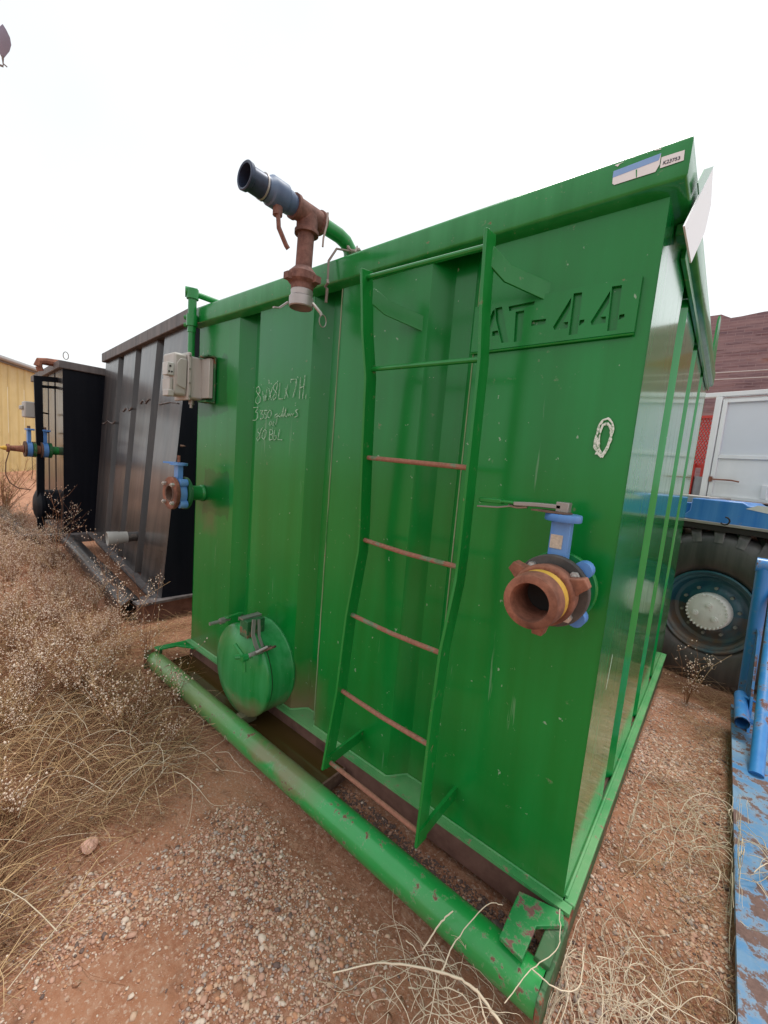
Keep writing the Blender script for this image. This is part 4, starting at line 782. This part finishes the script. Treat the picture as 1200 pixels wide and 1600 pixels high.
rg = thing('machine_guard', 'red expanded metal guard seen in the gap beside the white cabin', 'guard', (.23, 2.965, 0), TH)
M_red = simple('faded_red_paint', (.55, .045, .035), .5, var=.25)
mb = MB(); y_ = 1.6
def clampseg(a, b_): return a, b_
for k in range(-16, 30):
    for sgn in (1, -1):
        xa = -.95+k*.03; pts = []
        z0_, z1_ = 1.9, 2.42; xb = xa+sgn*(z1_-z0_)*.55
        n = 10; seg = [(xa+(xb-xa)*i/n, z0_+(z1_-z0_)*i/n) for i in range(n+1)]
        seg = [q_ for q_ in seg if -.95 <= q_[0] <= -.60]
        if len(seg) > 1: mb.tube([(q_[0], y_, q_[1]) for q_ in (seg[0], seg[-1])], .0065, 3, cap=False)
lp('expanded_mesh', mb, M_red, rg, flat=True, nofix=True)
lp('guard_frame', MB().box((-.97, y_-.02, 1.50), (-.92, y_+.02, 2.45)).box((-.60, y_-.02, 1.50), (-.56, y_+.02, 2.40)).box((-.97, y_-.02, 1.86), (-.56, y_+.02, 1.90)).box((-.97, y_-.02, 2.42), (-.56, y_+.02, 2.45)), M_red, rg)
lp('guard_bracket', MB().box((-.80, y_-.06, 1.50), (-.76, y_-.02, 1.9)).box((-.70, y_-.05, 1.76), (-.62, y_-.02, 1.9)), M_red, rg)
tag(part('grey_drum', MB().tube([(-.035, 4.69, 1.46), (-.035, 4.69, 1.76)], .062, 20), simple('grey_drum_paint', (.30, .31, .33), .5)), 'small grey drum beside the red guard behind the truck', 'drum')

# ---------------------------------------------------------------- blue trailer frame, near right
bf = thing('blue_frame', 'flaking blue steel skid frame with pipe struts at the right edge', 'frame', (.7, .8, .19))
M_flake = paint('flaking_blue_deck', (.05, .20, .42), .62, fade=.7, fadecol=(.17, .28, .40), rust=.62, rustscale=12, rustcol=(.11, .065, .055), streak=(4, 9, 4), bump=.3)
M_bpipe = paint('blue_strut_paint', (.03, .20, .55), .4, .3, .2, fade=.5, fadecol=(.07, .30, .66), rust=.42, rustscale=7, rustcol=(.13, .06, .05))
part('deck_plate', MB().add([(.424, -.45, .285), (1.6, -.45, .285), (1.6, 2.1, .285), (.436, 2.1, .285)], [(0, 1, 2, 3)]).box((.424, -.45, .262), (1.6, 2.1, .2849)), M_flake, bf)
part('deck_beam', MB().box((.445, -.45, .12), (.48, 2.1, .262)), M_rustd, bf)
part('strut', MB().tube([(.512, 1.33, .285), (.523, 1.75, .60), (.552, 2.4, 1.02), (.6, 3.2, 1.5)], .030, 20), M_bpipe, bf, label='long blue tube sloping up from the deck')
part('post', MB().tube([(.505, 2.35, .10), (.470, 2.35, 1.18)], .040, 20), M_bpipe, bf)
part('post_collar', MB().tube([(.430, 2.35, 1.165), (.56, 2.35, 1.165)], .045, 20), M_bpipe, bf)
part('stub_pipe', MB().tube([(.455, 1.655, .375), (.457, 2.02, .375), (.458, 2.06, .372)], .033, 20, cap=False).tube([(.458, 2.055, .372), (.458, 2.056, .372)], .032, 20).tube([(.455, 1.655, .375), (.457, 1.9, .375)], .028, 20, cap=False), M_bpipe, bf, label='short open-ended blue pipe')
part('stub_bore', MB().tube([(.456, 1.85, .375), (.456, 1.851, .375)], .030, 16), M_dark, bf)
part('gusset', MB().bar([(.46, 1.98, .405), (.545, 1.93, .41)], .03, (0, 1, 0), .006).bar([(.47, 1.72, .385), (.53, 1.70, .37)], .05, (0, 1, 0), .006), M_bpipe, bf)
part('skirt', MB().extr([(.49, 1.75, .27), (.49, 2.4, .27), (.49, 2.4, .75), (.49, 2.2, .75)], (.012, 0, 0)), M_bpipe, bf)

# ---------------------------------------------------------------- hanging leaf at top left
lf = thing('hanging_leaf', 'narrow blue-grey leaf shape hanging at the left edge of the sky', 'leaf', (-.96, -1.11, 2.35))
M_leaf = simple('blue_grey_leaf', (.30, .30, .42), .6)
lo = [-0.9283, -1.119, 2.329]; lt = Vector([-0.9128, -1.12, 2.354]); lb_ = Vector([-0.9383, -1.117, 2.312]); le = Vector([-0.9434, -1.116, 2.303])
lf.location = lo
ax = (lt-lb_); side = Vector((.45, .85, 0)).normalized()
mb = MB(); prof = [(0, .05), (.12, .35), (.3, .8), (.5, 1), (.7, .85), (.88, .42), (1, .02)]; Wl = .0125
for t, w_ in prof:
    c0 = lb_+ax*t; mb.v += [tuple(c0-side*Wl*w_), tuple(c0+Vector((.0025, -.0025, 0))*w_), tuple(c0+side*Wl*w_), tuple(c0-Vector((.0015, -.0015, 0))*w_)]
for i in range(len(prof)-1):
    for k in range(4): mb.f.append((i*4+k, i*4+(k+1) % 4, i*4+4+(k+1) % 4, i*4+4+k)); mb.m.append(0)
part('blade', mb, M_leaf, lf)
part('stalk', MB().tube([lb_+ax*.1, lb_, le, le+Vector((-.02, -.06, -.004)), le+Vector((-.05, -.25, .02))], .0018, 6).tube([le+(lb_-le)*.4, le+(lb_-le)*.1+side*.006], .0012, 5), simple('twig', (.25, .22, .22), .8), lf)

# ---------------------------------------------------------------- gravel
def ico():
    t = (1+5**.5)/2
    v = np.array([(-1,t,0),(1,t,0),(-1,-t,0),(1,-t,0),(0,-1,t),(0,1,t),(0,-1,-t),(0,1,-t),(t,0,-1),(t,0,1),(-t,0,-1),(-t,0,1)], float); v /= np.linalg.norm(v[0])
    f = np.array([(0,11,5),(0,5,1),(0,1,7),(0,7,10),(0,10,11),(1,5,9),(5,11,4),(11,10,2),(10,7,6),(7,1,8),(3,9,4),(3,4,2),(3,2,6),(3,6,8),(3,8,9),(4,9,5),(2,4,11),(6,2,10),(8,6,7),(9,8,1)])
    return v, f
def build_tris(name, V, F, mats, mi, smooth=False):
    me = bpy.data.meshes.new(name); me.vertices.add(len(V)); me.vertices.foreach_set('co', np.ascontiguousarray(V, dtype=np.float32).ravel())
    me.loops.add(len(F)*3); me.loops.foreach_set('vertex_index', np.ascontiguousarray(F, dtype=np.int32).ravel())
    me.polygons.add(len(F)); me.polygons.foreach_set('loop_start', np.arange(0, len(F)*3, 3, dtype=np.int32)); me.polygons.foreach_set('loop_total', np.full(len(F), 3, dtype=np.int32))
    for m in mats: me.materials.append(m)
    me.polygons.foreach_set('material_index', np.ascontiguousarray(mi, dtype=np.int32)); me.update(calc_edges=True)
    if smooth: me.shade_smooth()
    o = bpy.data.objects.new(name, me); COL.objects.link(o); return o
iv, if_ = ico()
def pebbles(P, S, protos=6):
    """P (n,3) centres, S (n,) radius"""
    n = len(P); jit = 1+.28*rng.standard_normal((protos, 12, 1)).clip(-1, 1); pv = iv[None]*jit
    k = rng.integers(0, protos, n); sc = S[:, None]*rng.uniform(.6, 1.25, (n, 3))*np.array([1.1, 1.1, .62])
    a = rng.uniform(0, 2*pi, n); ca, sa = np.cos(a), np.sin(a)
    V = pv[k]*sc[:, None, :]; X = V[..., 0]*ca[:, None]-V[..., 1]*sa[:, None]; Y = V[..., 0]*sa[:, None]+V[..., 1]*ca[:, None]
    tl = rng.uniform(-.35, .35, (n, 1)); Z = V[..., 2]+X*tl
    V = np.stack([X, Y, Z], -1)+P[:, None, :]
    F = if_[None]+12*np.arange(n)[:, None, None]
    return V.reshape(-1, 3), F.reshape(-1, 3)
def scat(n, x0, x1, y0, y1, keep):
    out_ = []
    while len(out_) < n:
        x, y = random.uniform(x0, x1), random.uniform(y0, y1)
        if random.random() < keep(x, y): out_.append((x, y))
    return out_
def nz(x, y, s, o=0): return .5+.5*mnoise.noise(Vector((x*s, y*s, o)))
kp1 = lambda x, y: smooth(-.27, -.48, y if x < -.35 else y-.08)*max(.04, min(1, (nz(x, y, 2.6, 5)-.42)*5))*(.35+.65*nz(x, y, 11, 2))
pts = scat(26000, -2.0, .02, -1.35, -.265, kp1)+scat(26000, .03, .43, -.75, 2.4, lambda x, y: max(.22, min(1, (nz(x, y, 3, 8)-.36)*6))*(1-.6*smooth(.32, .42, x)))+scat(2600, -.92, -.03, -.16, -.02, lambda x, y: 1)+scat(2500, -.2, 1.4, -1.3, -.3, kp1)
P = np.array([(x, y, gh(x, y)+.0005) for x, y in pts]); S = np.clip(rng.lognormal(math.log(.0029), .45, len(P)), .0018, .0105)
P[:, 2] += S*.15
S = np.where(P[:, 0] > .02, np.minimum(S*1.15, .0095), S); mi = rng.choice(6, len(P), p=[.35, .27, .09, .13, .12, .04])
tr = (P[:, 1] > -.17) & (P[:, 0] < -.02)
mi = np.where(tr & (rng.random(len(P)) < .8), 5, mi)
V, F = pebbles(P, S)
GM = [simple('pebble_'+n_, c_, .8, var=.25, scale=60) for n_, c_ in (('pink', (.48, .27, .19)), ('tan', (.54, .36, .25)), ('grey', (.38, .30, .26)), ('pale', (.64, .51, .41)), ('orange', (.50, .25, .14)), ('dark', (.14, .09, .075)))]
go = build_tris('gravel', V, F, GM, np.repeat(mi, 20)); go['kind'] = 'stuff'
pts = scat(900, -2.0, .4, -1.35, 2.2, lambda x, y: 1 if (y < -.3 or x > .05) and nz(x, y, 5, 3) > .52 else .0)
P2 = np.array([(x, y, gh(x, y)) for x, y in pts]); S2 = np.clip(rng.lognormal(math.log(.006), .5, len(P2)), .003, .016)
V, F = pebbles(P2, S2); o = build_tris('soil_clods', V, F, [M_dirt], np.zeros(len(F))); o['kind'] = 'stuff'
def stone(name, loc, r, mat, label, sq=(1, .8, .5), seed=0, group=None):
    bm = bmesh.new(); bmesh.ops.create_icosphere(bm, subdivisions=3, radius=1)
    for v in bm.verts:
        k = 1+.22*mnoise.noise(v.co*1.3+Vector((seed, 0, 0)))+.06*mnoise.noise(v.co*4+Vector((seed, 2, 0)))
        v.co = Vector((v.co.x*sq[0]*k*r, v.co.y*sq[1]*k*r, v.co.z*sq[2]*k*r))
    me = bpy.data.meshes.new(name); bm.to_mesh(me); bm.free(); me.materials.append(mat); me.shade_smooth(); me.set_sharp_from_angle(angle=radians(28))
    o = link_mesh(name, me, None, loc); o.rotation_euler = (0, 0, seed*1.3); tag(o, label, 'stone', group); return o
sx_, sy_ = -1.345, -.872
stone('stone', (sx_, sy_, gh(sx_, sy_)+.014), .032, simple('pale_pink_stone', (.62, .36, .27), .8, scale=50), 'pale pink stone lying alone in the dry grass at lower left', seed=2)
SM = simple('brown_stone', (.16, .12, .10), .85, scale=40, var=.3)
for (x, y, r, lb) in ((-.155, -.10, .036, 'largest brown stone in the trough next to the scraped corner plate'), (-.37, -.12, .020, 'grey brown stone in the trough right behind the skid pipe'), (-.44, -.095, .015, 'small stone in the trough under the lowest ladder rung'), (-.325, -.135, .014, 'smallest stone beside the skid pipe, left of the corner plate')):
    stone('stone', (x, y, gh(x, y)+.01), r, SM, lb, (1, .85, .8), seed=int(x*-50), group='stones in the trough behind the skid pipe')

# ---------------------------------------------------------------- dry plants
def tube3(acc, pts, r0, r1, m):
    pts = np.asarray(pts, float); n = len(pts); T = np.gradient(pts, axis=0); T /= np.linalg.norm(T, axis=1)[:, None]+1e-9
    u = np.cross(T, [.3, .2, .93]); u /= np.linalg.norm(u, axis=1)[:, None]+1e-9; w = np.cross(T, u); r = np.linspace(r0, r1, n)[:, None]
    ring_ = [pts+r*(u*cos(a)+w*sin(a)) for a in (0, 2.094, 4.189)]
    V = np.stack(ring_, 1).reshape(-1, 3); F = []
    for i in range(n-1):
        for k in range(3):
            a, b_, c_, d_ = i*3+k, i*3+(k+1) % 3, (i+1)*3+(k+1) % 3, (i+1)*3+k; F += [(a, b_, c_), (a, c_, d_)]
    acc.append((V, np.array(F), m))
OV = np.array([(1,0,0),(-1,0,0),(0,1,0),(0,-1,0),(0,0,1.2),(0,0,-1)], float); OF = np.array([(0,2,4),(2,1,4),(1,3,4),(3,0,4),(2,0,5),(1,2,5),(3,1,5),(0,3,5)])
def headv(acc, p, r, m=2): acc.append((OV*r*rng.uniform(.8, 1.2, 3)+p, OF, m))
def cat(acc):
    V, F, M_, b = [], [], [], 0
    for v, f_, m in acc: V.append(v); F.append(f_+b); M_.append(np.full(len(f_), m)); b += len(v)
    return np.concatenate(V), np.concatenate(F), np.concatenate(M_)
def weed(h, nst, heads, spread=.5, twigs=4, thick=.0016, hr=None):
    acc = []
    for s in range(nst):
        a = rng.uniform(0, 2*pi); lean = rng.uniform(.1, spread); hh = h*rng.uniform(.55, 1.05); n = 5
        t = np.linspace(0, 1, n); dirn = np.array([cos(a), sin(a), 0]); m = 0 if rng.random() < .7 else 1
        cur = rng.normal(0, .035*hh*3, (n, 3)).cumsum(0)*t[:, None]*.5
        pts = dirn*(lean*hh*(t**1.4))[:, None]+np.array([0, 0, 1])*(hh*t)[:, None]*np.sqrt(max(.1, 1-lean**2*.5))+cur; pts[0] = dirn*.01
        tube3(acc, pts, thick, thick*.45, m)
        for q in range(twigs):
            i = rng.integers(2, n); k = rng.uniform(0, 1); p0 = pts[i-1]*(1-k)+pts[i]*k
            b_ = rng.uniform(0, 2*pi); L2 = hh*rng.uniform(.10, .30); d2 = np.array([cos(b_)*.8, sin(b_)*.8, rng.uniform(.25, 1)]); d2 /= np.linalg.norm(d2)
            pp = np.array([p0, p0+d2*L2*.5+rng.normal(0, .006, 3), p0+d2*L2+np.array([0, 0, L2*.15])])
            tube3(acc, pp, thick*.55, thick*.3, m)
            for hq in range(heads):
                if rng.random() < .85:
                    tt = rng.uniform(.35, 1.05); headv(acc, pp[0]*(1-tt)+pp[2]*tt+rng.normal(0, .012, 3), rng.uniform(.7, 1.3)*(hr or .0046), 2 if rng.random() < .75 else 3)
    return cat(acc)
def grassclump(h, n_, spread=1.2):
    acc = []
    for s in range(n_):
        a = rng.uniform(0, 2*pi); L2 = h*rng.uniform(.5, 1.3); el = rng.uniform(.1, 1.0); t = np.linspace(0, 1, 5); d2 = np.array([cos(a), sin(a), 0])
        o = rng.normal(0, .04, 3)*[1, 1, 0]; z = L2*(t*np.sin(el)-t**2*.55*np.sin(el)); pts = o+d2*(L2*t*np.cos(el*.8)*spread)[:, None]+np.array([0, 0, 1])*z[:, None]+rng.normal(0, .008, (5, 3))
        tube3(acc, pts, .0013, .0006, 1 if rng.random() < .3 else (0 if rng.random() < .5 else 4))
    return cat(acc)
def scatter(name, protos, placements, mats, kind='stuff'):
    """placements: (x,y,z,scale,rot,proto)"""
    V, F, M_, b = [], [], [], 0
    for (x, y, z, s, a, k) in placements:
        v, f_, m = protos[k]; ca, sa = cos(a), sin(a); R2 = np.array([[ca, sa, 0], [-sa, ca, 0], [0, 0, 1]])
        V.append(v@R2*s+[x, y, z]); F.append(f_+b); M_.append(m); b += len(v)
    o = build_tris(name, np.concatenate(V), np.concatenate(F), mats, np.concatenate(M_))
    if kind: o['kind'] = kind
    return o
def veg(name, c1, c2, rough=.9, sc=3):
    m, nt, p = newmat(name); nt.links.new(mixc(nt, ramp(nt, texnoise(nt, sc, 5, rough=.7), .3, .7), c1, c2), p.inputs['Base Color']); p.inputs['Roughness'].default_value = rough; p.inputs['Specular IOR Level'].default_value = .2; return m
V_red = veg('red_brown_stem', (.22, .085, .05), (.43, .22, .12)); V_straw = veg('straw_stem', (.52, .32, .16), (.70, .50, .29)); V_head = veg('cream_seed_head', (.72, .54, .42), (.86, .72, .60), sc=9)
V_head2 = veg('tan_seed_head', (.50, .31, .20), (.68, .47, .32), sc=9); V_greyb = veg('grey_brown_stem', (.26, .14, .08), (.42, .26, .15)); V_white = veg('bleached_stem', (.62, .49, .35), (.80, .68, .52))
VM = [V_red, V_straw, V_head, V_head2, V_greyb]
tall = [weed(1.0, 11, 2, .6, 9, .0055, .0135) for _ in range(7)]
low = [grassclump(.30, 40) for _ in range(5)]
def xb(y): # right edge of the weed patch on the bare ground
    return np.interp(y, [-1.4, -1.15, -.8, -.5, -.25], [-.95, -1.05, -1.22, -1.45, -1.72])
pl = []; n = 0
while n < 640:
    x = -1.0-abs(random.random()**1.3)*9.5; y = random.uniform(-1.9, .12)
    if x > xb(y)-.10: continue
    if x > -2.75 and y > -.40: continue
    if x > -3.3 and y > -.08: continue
    if x < -3.3 and y > -.05+(-3.3-x)*.085 : continue
    if x > -2.2 and y < -.55 and random.random() < .62: continue
    if math.hypot(x+1.25, y+.95) < .22: continue
    edge = min(1, .55+(xb(y)-x)*.7); s = random.uniform(.22, .38)*edge
    if y > -.35 and x < -2.4: s *= .7
    if x < -2.6: s *= .85
    if x < -5: s *= 1.3
    pl.append((x, y, gh(x, y)-.01, s, random.uniform(0, 6.28), random.randrange(7))); n += 1
n = 0
while n < 170:
    x = random.uniform(-9.5, -2.9); y = random.uniform(-1.6, -.15)+(-3.3-x)*.085*(x < -3.3)*random.random()
    if y > -.15+max(0, (-3.3-x))*.085: continue
    pl.append((x, y, gh(x, y)-.01, random.uniform(.20, .33)*(1 if x > -5 else 1.25), random.uniform(0, 6.28), random.randrange(7))); n += 1
tallo = scatter('dry_weeds', tall, pl, VM)
pl = []; n = 0
while n < 760:
    x = random.uniform(-4.2, -.85); y = random.uniform(-1.75, -.25)
    if x > xb(y)+random.uniform(-.12, .04): continue
    if math.hypot(x+1.30, y+.92) < .17: continue
    if x > -2.5 and y > -.30: continue
    pl.append((x, y, gh(x, y)-.005, random.uniform(.35, .95), random.uniform(0, 6.28), random.randrange(5))); n += 1
for k in range(120):   # sparse clumps along the right strip and at the foot of the tanks
    x = random.uniform(.05, .45); y = random.uniform(-.5, 2.7)
    if random.random() < .35+.6*smooth(.2, .42, x): pl.append((x, y, gh(x, y)-.005, random.uniform(.2, .55), random.uniform(0, 6.28), random.randrange(5)))
for k in range(70):
    x = random.uniform(-.9, 1.2); y = random.uniform(2.35, 2.85); pl.append((x, y, gh(x, y)-.005, random.uniform(.4, .9), random.uniform(0, 6.28), random.randrange(5)))
for k in range(40):
    x = random.uniform(-3.3, -2.45); y = random.uniform(-.2, .8); pl.append((x, y, gh(x, y)-.005, random.uniform(.4, .9), random.uniform(0, 6.28), random.randrange(5)))
scatter('dry_grass', low, pl, VM)
# chaff and litter under the weeds
pts = scat(9000, -3.6, -.9, -1.6, -.25, lambda x, y: 1 if x < xb(y)+.05 else .06)
acc = []
for x, y in pts[:3800]:
    a = random.uniform(0, 6.28); l = random.uniform(.01, .05); z = gh(x, y)+random.uniform(.001, .02)
    p_ = np.array([x, y, z]); q = p_+np.array([cos(a)*l, sin(a)*l, random.uniform(-.004, .01)]); tube3(acc, [p_, (p_+q)/2+[0, 0, .003], q], .0010, .0006, random.choice((0, 1, 4, 4)))
for x, y in pts[3800:7000]: headv(acc, np.array([x, y, gh(x, y)+random.uniform(.0, .05)]), random.uniform(.002, .0035), random.choice((2, 3)))
V, F, mi = cat(acc); o = build_tris('plant_litter', V, F, VM, mi); o['kind'] = 'stuff'

# individual plants
def plant(name, x, y, h, label, nst=9, heads=3, spread=.4, twigs=8, thick=.0018, cat_='weed', group=None):
    V, F, mi = weed(h, nst, heads, spread, twigs, thick)
    o = build_tris(name, V, F, VM, mi); o.location = (x, y, gh(x, y)-.01); tag(o, label, cat_, group); return o
plant('tall_weed', -2.50, -.235, .62, 'tall thin dry weed standing at the left end of the green skid pipe', 5, 2, .22, 9, .0024)
plant('tall_weed', -1.98, -.30, .34, 'low dry weed leaning on the green skid pipe left of the manway hatch', 7, 3, .5, 7)
plant('tall_weed', -3.2, -.17, .60, 'dry weed with cream seed heads in front of the open end of the black pipe', 8, 3, .45, 9, .002)
plant('tall_weed', -4.0, -.02, .62, 'dry weed rising in front of the grey coupling on the black tank', 8, 4, .3, 8, .002)
plant('tall_weed', -5.6, -.05, .95, 'bushy cream headed weed beside the farther black tank skid', 11, 5, .4, 9, .003)
plant('tall_weed', .20, 2.35, .42, 'dry weed with small yellow heads growing in front of the big wheel', 8, 3, .35, 8, .0024)
for (x, y, h, lb) in ((-9.4, .05, 1.0, 'leafless reddish bush against the yellow building, nearer the frame edge'), (-10.6, .25, 1.0, 'leafless reddish bush against the yellow building, beside the black tank')):
    plant('bare_bush', x, y, h, lb, 16, 0, .7, 10, .006, 'bush', 'bare bushes by the yellow building')

# curled dry vines
def vine(name, start, n_, L_seg, steps, curl, r0, label, box, mat=1, seed=0, lift=.05):
    r = np.random.default_rng(seed); acc = []
    for k in range(n_):
        p_ = np.array([start[0]+r.normal(0, start[2]), start[1]+r.normal(0, start[2]), 0.]); a = r.uniform(0, 2*pi); c_ = r.normal(0, curl); zz = r.uniform(.005, lift); vz_ = r.normal(0, .004); pts = []
        for i in range(steps):
            p_ = p_+np.array([cos(a), sin(a), 0])*L_seg; c_ = c_*.9+r.normal(0, curl*.35); a += c_
            p_[0] = min(max(p_[0], box[0]), box[1]); p_[1] = min(max(p_[1], box[2]), box[3])
            zz = max(.003, zz+vz_); vz_ = vz_*.9+r.normal(0, .003)-(zz-lift*.5)*.03
            pts.append((p_[0], p_[1], gh(p_[0], p_[1])+zz+box[4]))
        tube3(acc, pts, r0*r.uniform(.5, 1.2), r0*.3, mat)
    V, F, mi = cat(acc); o = build_tris(name, V, F, VM+[V_white], mi, True); tag(o, label, 'dry vine', 'curled dry vines'); return o
vine('dry_vine', (-.22, -.42, .07), 46, .012, 26, .16, .0016, 'tangle of curly pale dry vine in front of the skid pipe at the bottom', (-.6, .02, -.8, -.275, 0), 5, 3, .09)
vine('dry_vine', (.18, -.10, .07), 85, .012, 30, .17, .0017, 'tangle of curly dry vine on the gravel right of the green corner', (.045, .42, -.6, .5, 0), 5, 4, .11)
vine('dry_vine', (-1.55, -.42, .06), 16, .016, 26, .08, .0022, 'bleached curved twigs spread left of the green skid pipe', (-2.2, -1.0, -.9, -.275, 0), 5, 11, .08)
vine('dry_vine', (.30, .75, .12), 60, .014, 30, .12, .0017, 'dry vine tangle beside the flaking blue deck', (.1, .42, .3, 1.6, 0), 5, 6, .10)
vine('dry_vine', (.52, .62, .09), 30, .014, 28, .13, .0018, 'dry vine strands lying on top of the flaking blue deck', (.43, .9, .2, 1.3, .12), 5, 9, .06)
# one thick forked dead twig in front of the pipe
tw = MB().twig([[-0.431, -0.558, 0.23], [-0.331, -0.463, 0.26], [-0.192, -0.392, 0.29], [-0.11, -0.371, 0.3], [-0.02, -0.37, 0.27]], [.0018, .0026, .0032, .0034, .003]).twig([[-0.277, -0.351, 0.24], [-0.252, -0.3, 0.31], [-0.233, -0.271, 0.335]], [.0022, .0022, .0015]).twig([[-0.192, -0.392, 0.29], [-0.193, -0.322, 0.32], [-0.16, -0.208, 0.36], [-0.126, -0.173, 0.36]], [.0018, .0014, .0012, .0008]).twig([[-0.104, -0.365, 0.3], [-0.06, -0.392, 0.27]], [.0022, .002])
tag(part('dead_twig', tw, V_white, ang=80), 'thick pale forked twig lying in front of the green skid pipe', 'twig')
tw = MB().twig([[-0.031, -0.369, 0.335], [-0.003, -0.273, 0.36], [0.032, -0.162, 0.35], [0.005, -0.064, 0.36]], [.0012]*4).twig([[-0.005, -0.251, 0.335], [0.055, -0.236, 0.32], [0.096, -0.174, 0.3], [0.078, -0.047, 0.28]], [.0016]*4)
tag(part('dead_twig', tw, V_white, ang=80), 'slender pale twig crossing the right end of the skid pipe', 'twig')
# long fallen straws at lower left
acc = []
r = np.random.default_rng(21)
for k in range(330):
    x = r.uniform(-2.4, -.95); y = r.uniform(-1.5, -.55)
    if x > xb(y)+.06 or math.hypot(x+1.30, y+.92) < .22: continue
    a = r.normal(2.6, .8); l = r.uniform(.15, .45); bend = r.normal(0, .5); pts = []
    for i in range(7):
        t = i/6; pts.append((x+cos(a+bend*t)*l*t, y+sin(a+bend*t)*l*t, 0)); 
    z0_ = r.uniform(.01, .07); pts = [(px_, py_, gh(px_, py_)+z0_+.05*sin(i/6*pi)) for i, (px_, py_, _) in enumerate(pts)]
    tube3(acc, pts, r.uniform(.001, .0024), .0008, 5 if k % 3 == 0 else 1)
V, F, mi = cat(acc); o = build_tris('fallen_straw', V, F, VM+[V_white], mi); o['kind'] = 'stuff'
print('tris', sum(len(o.data.polygons) for o in scene.objects if o.type == 'MESH'))
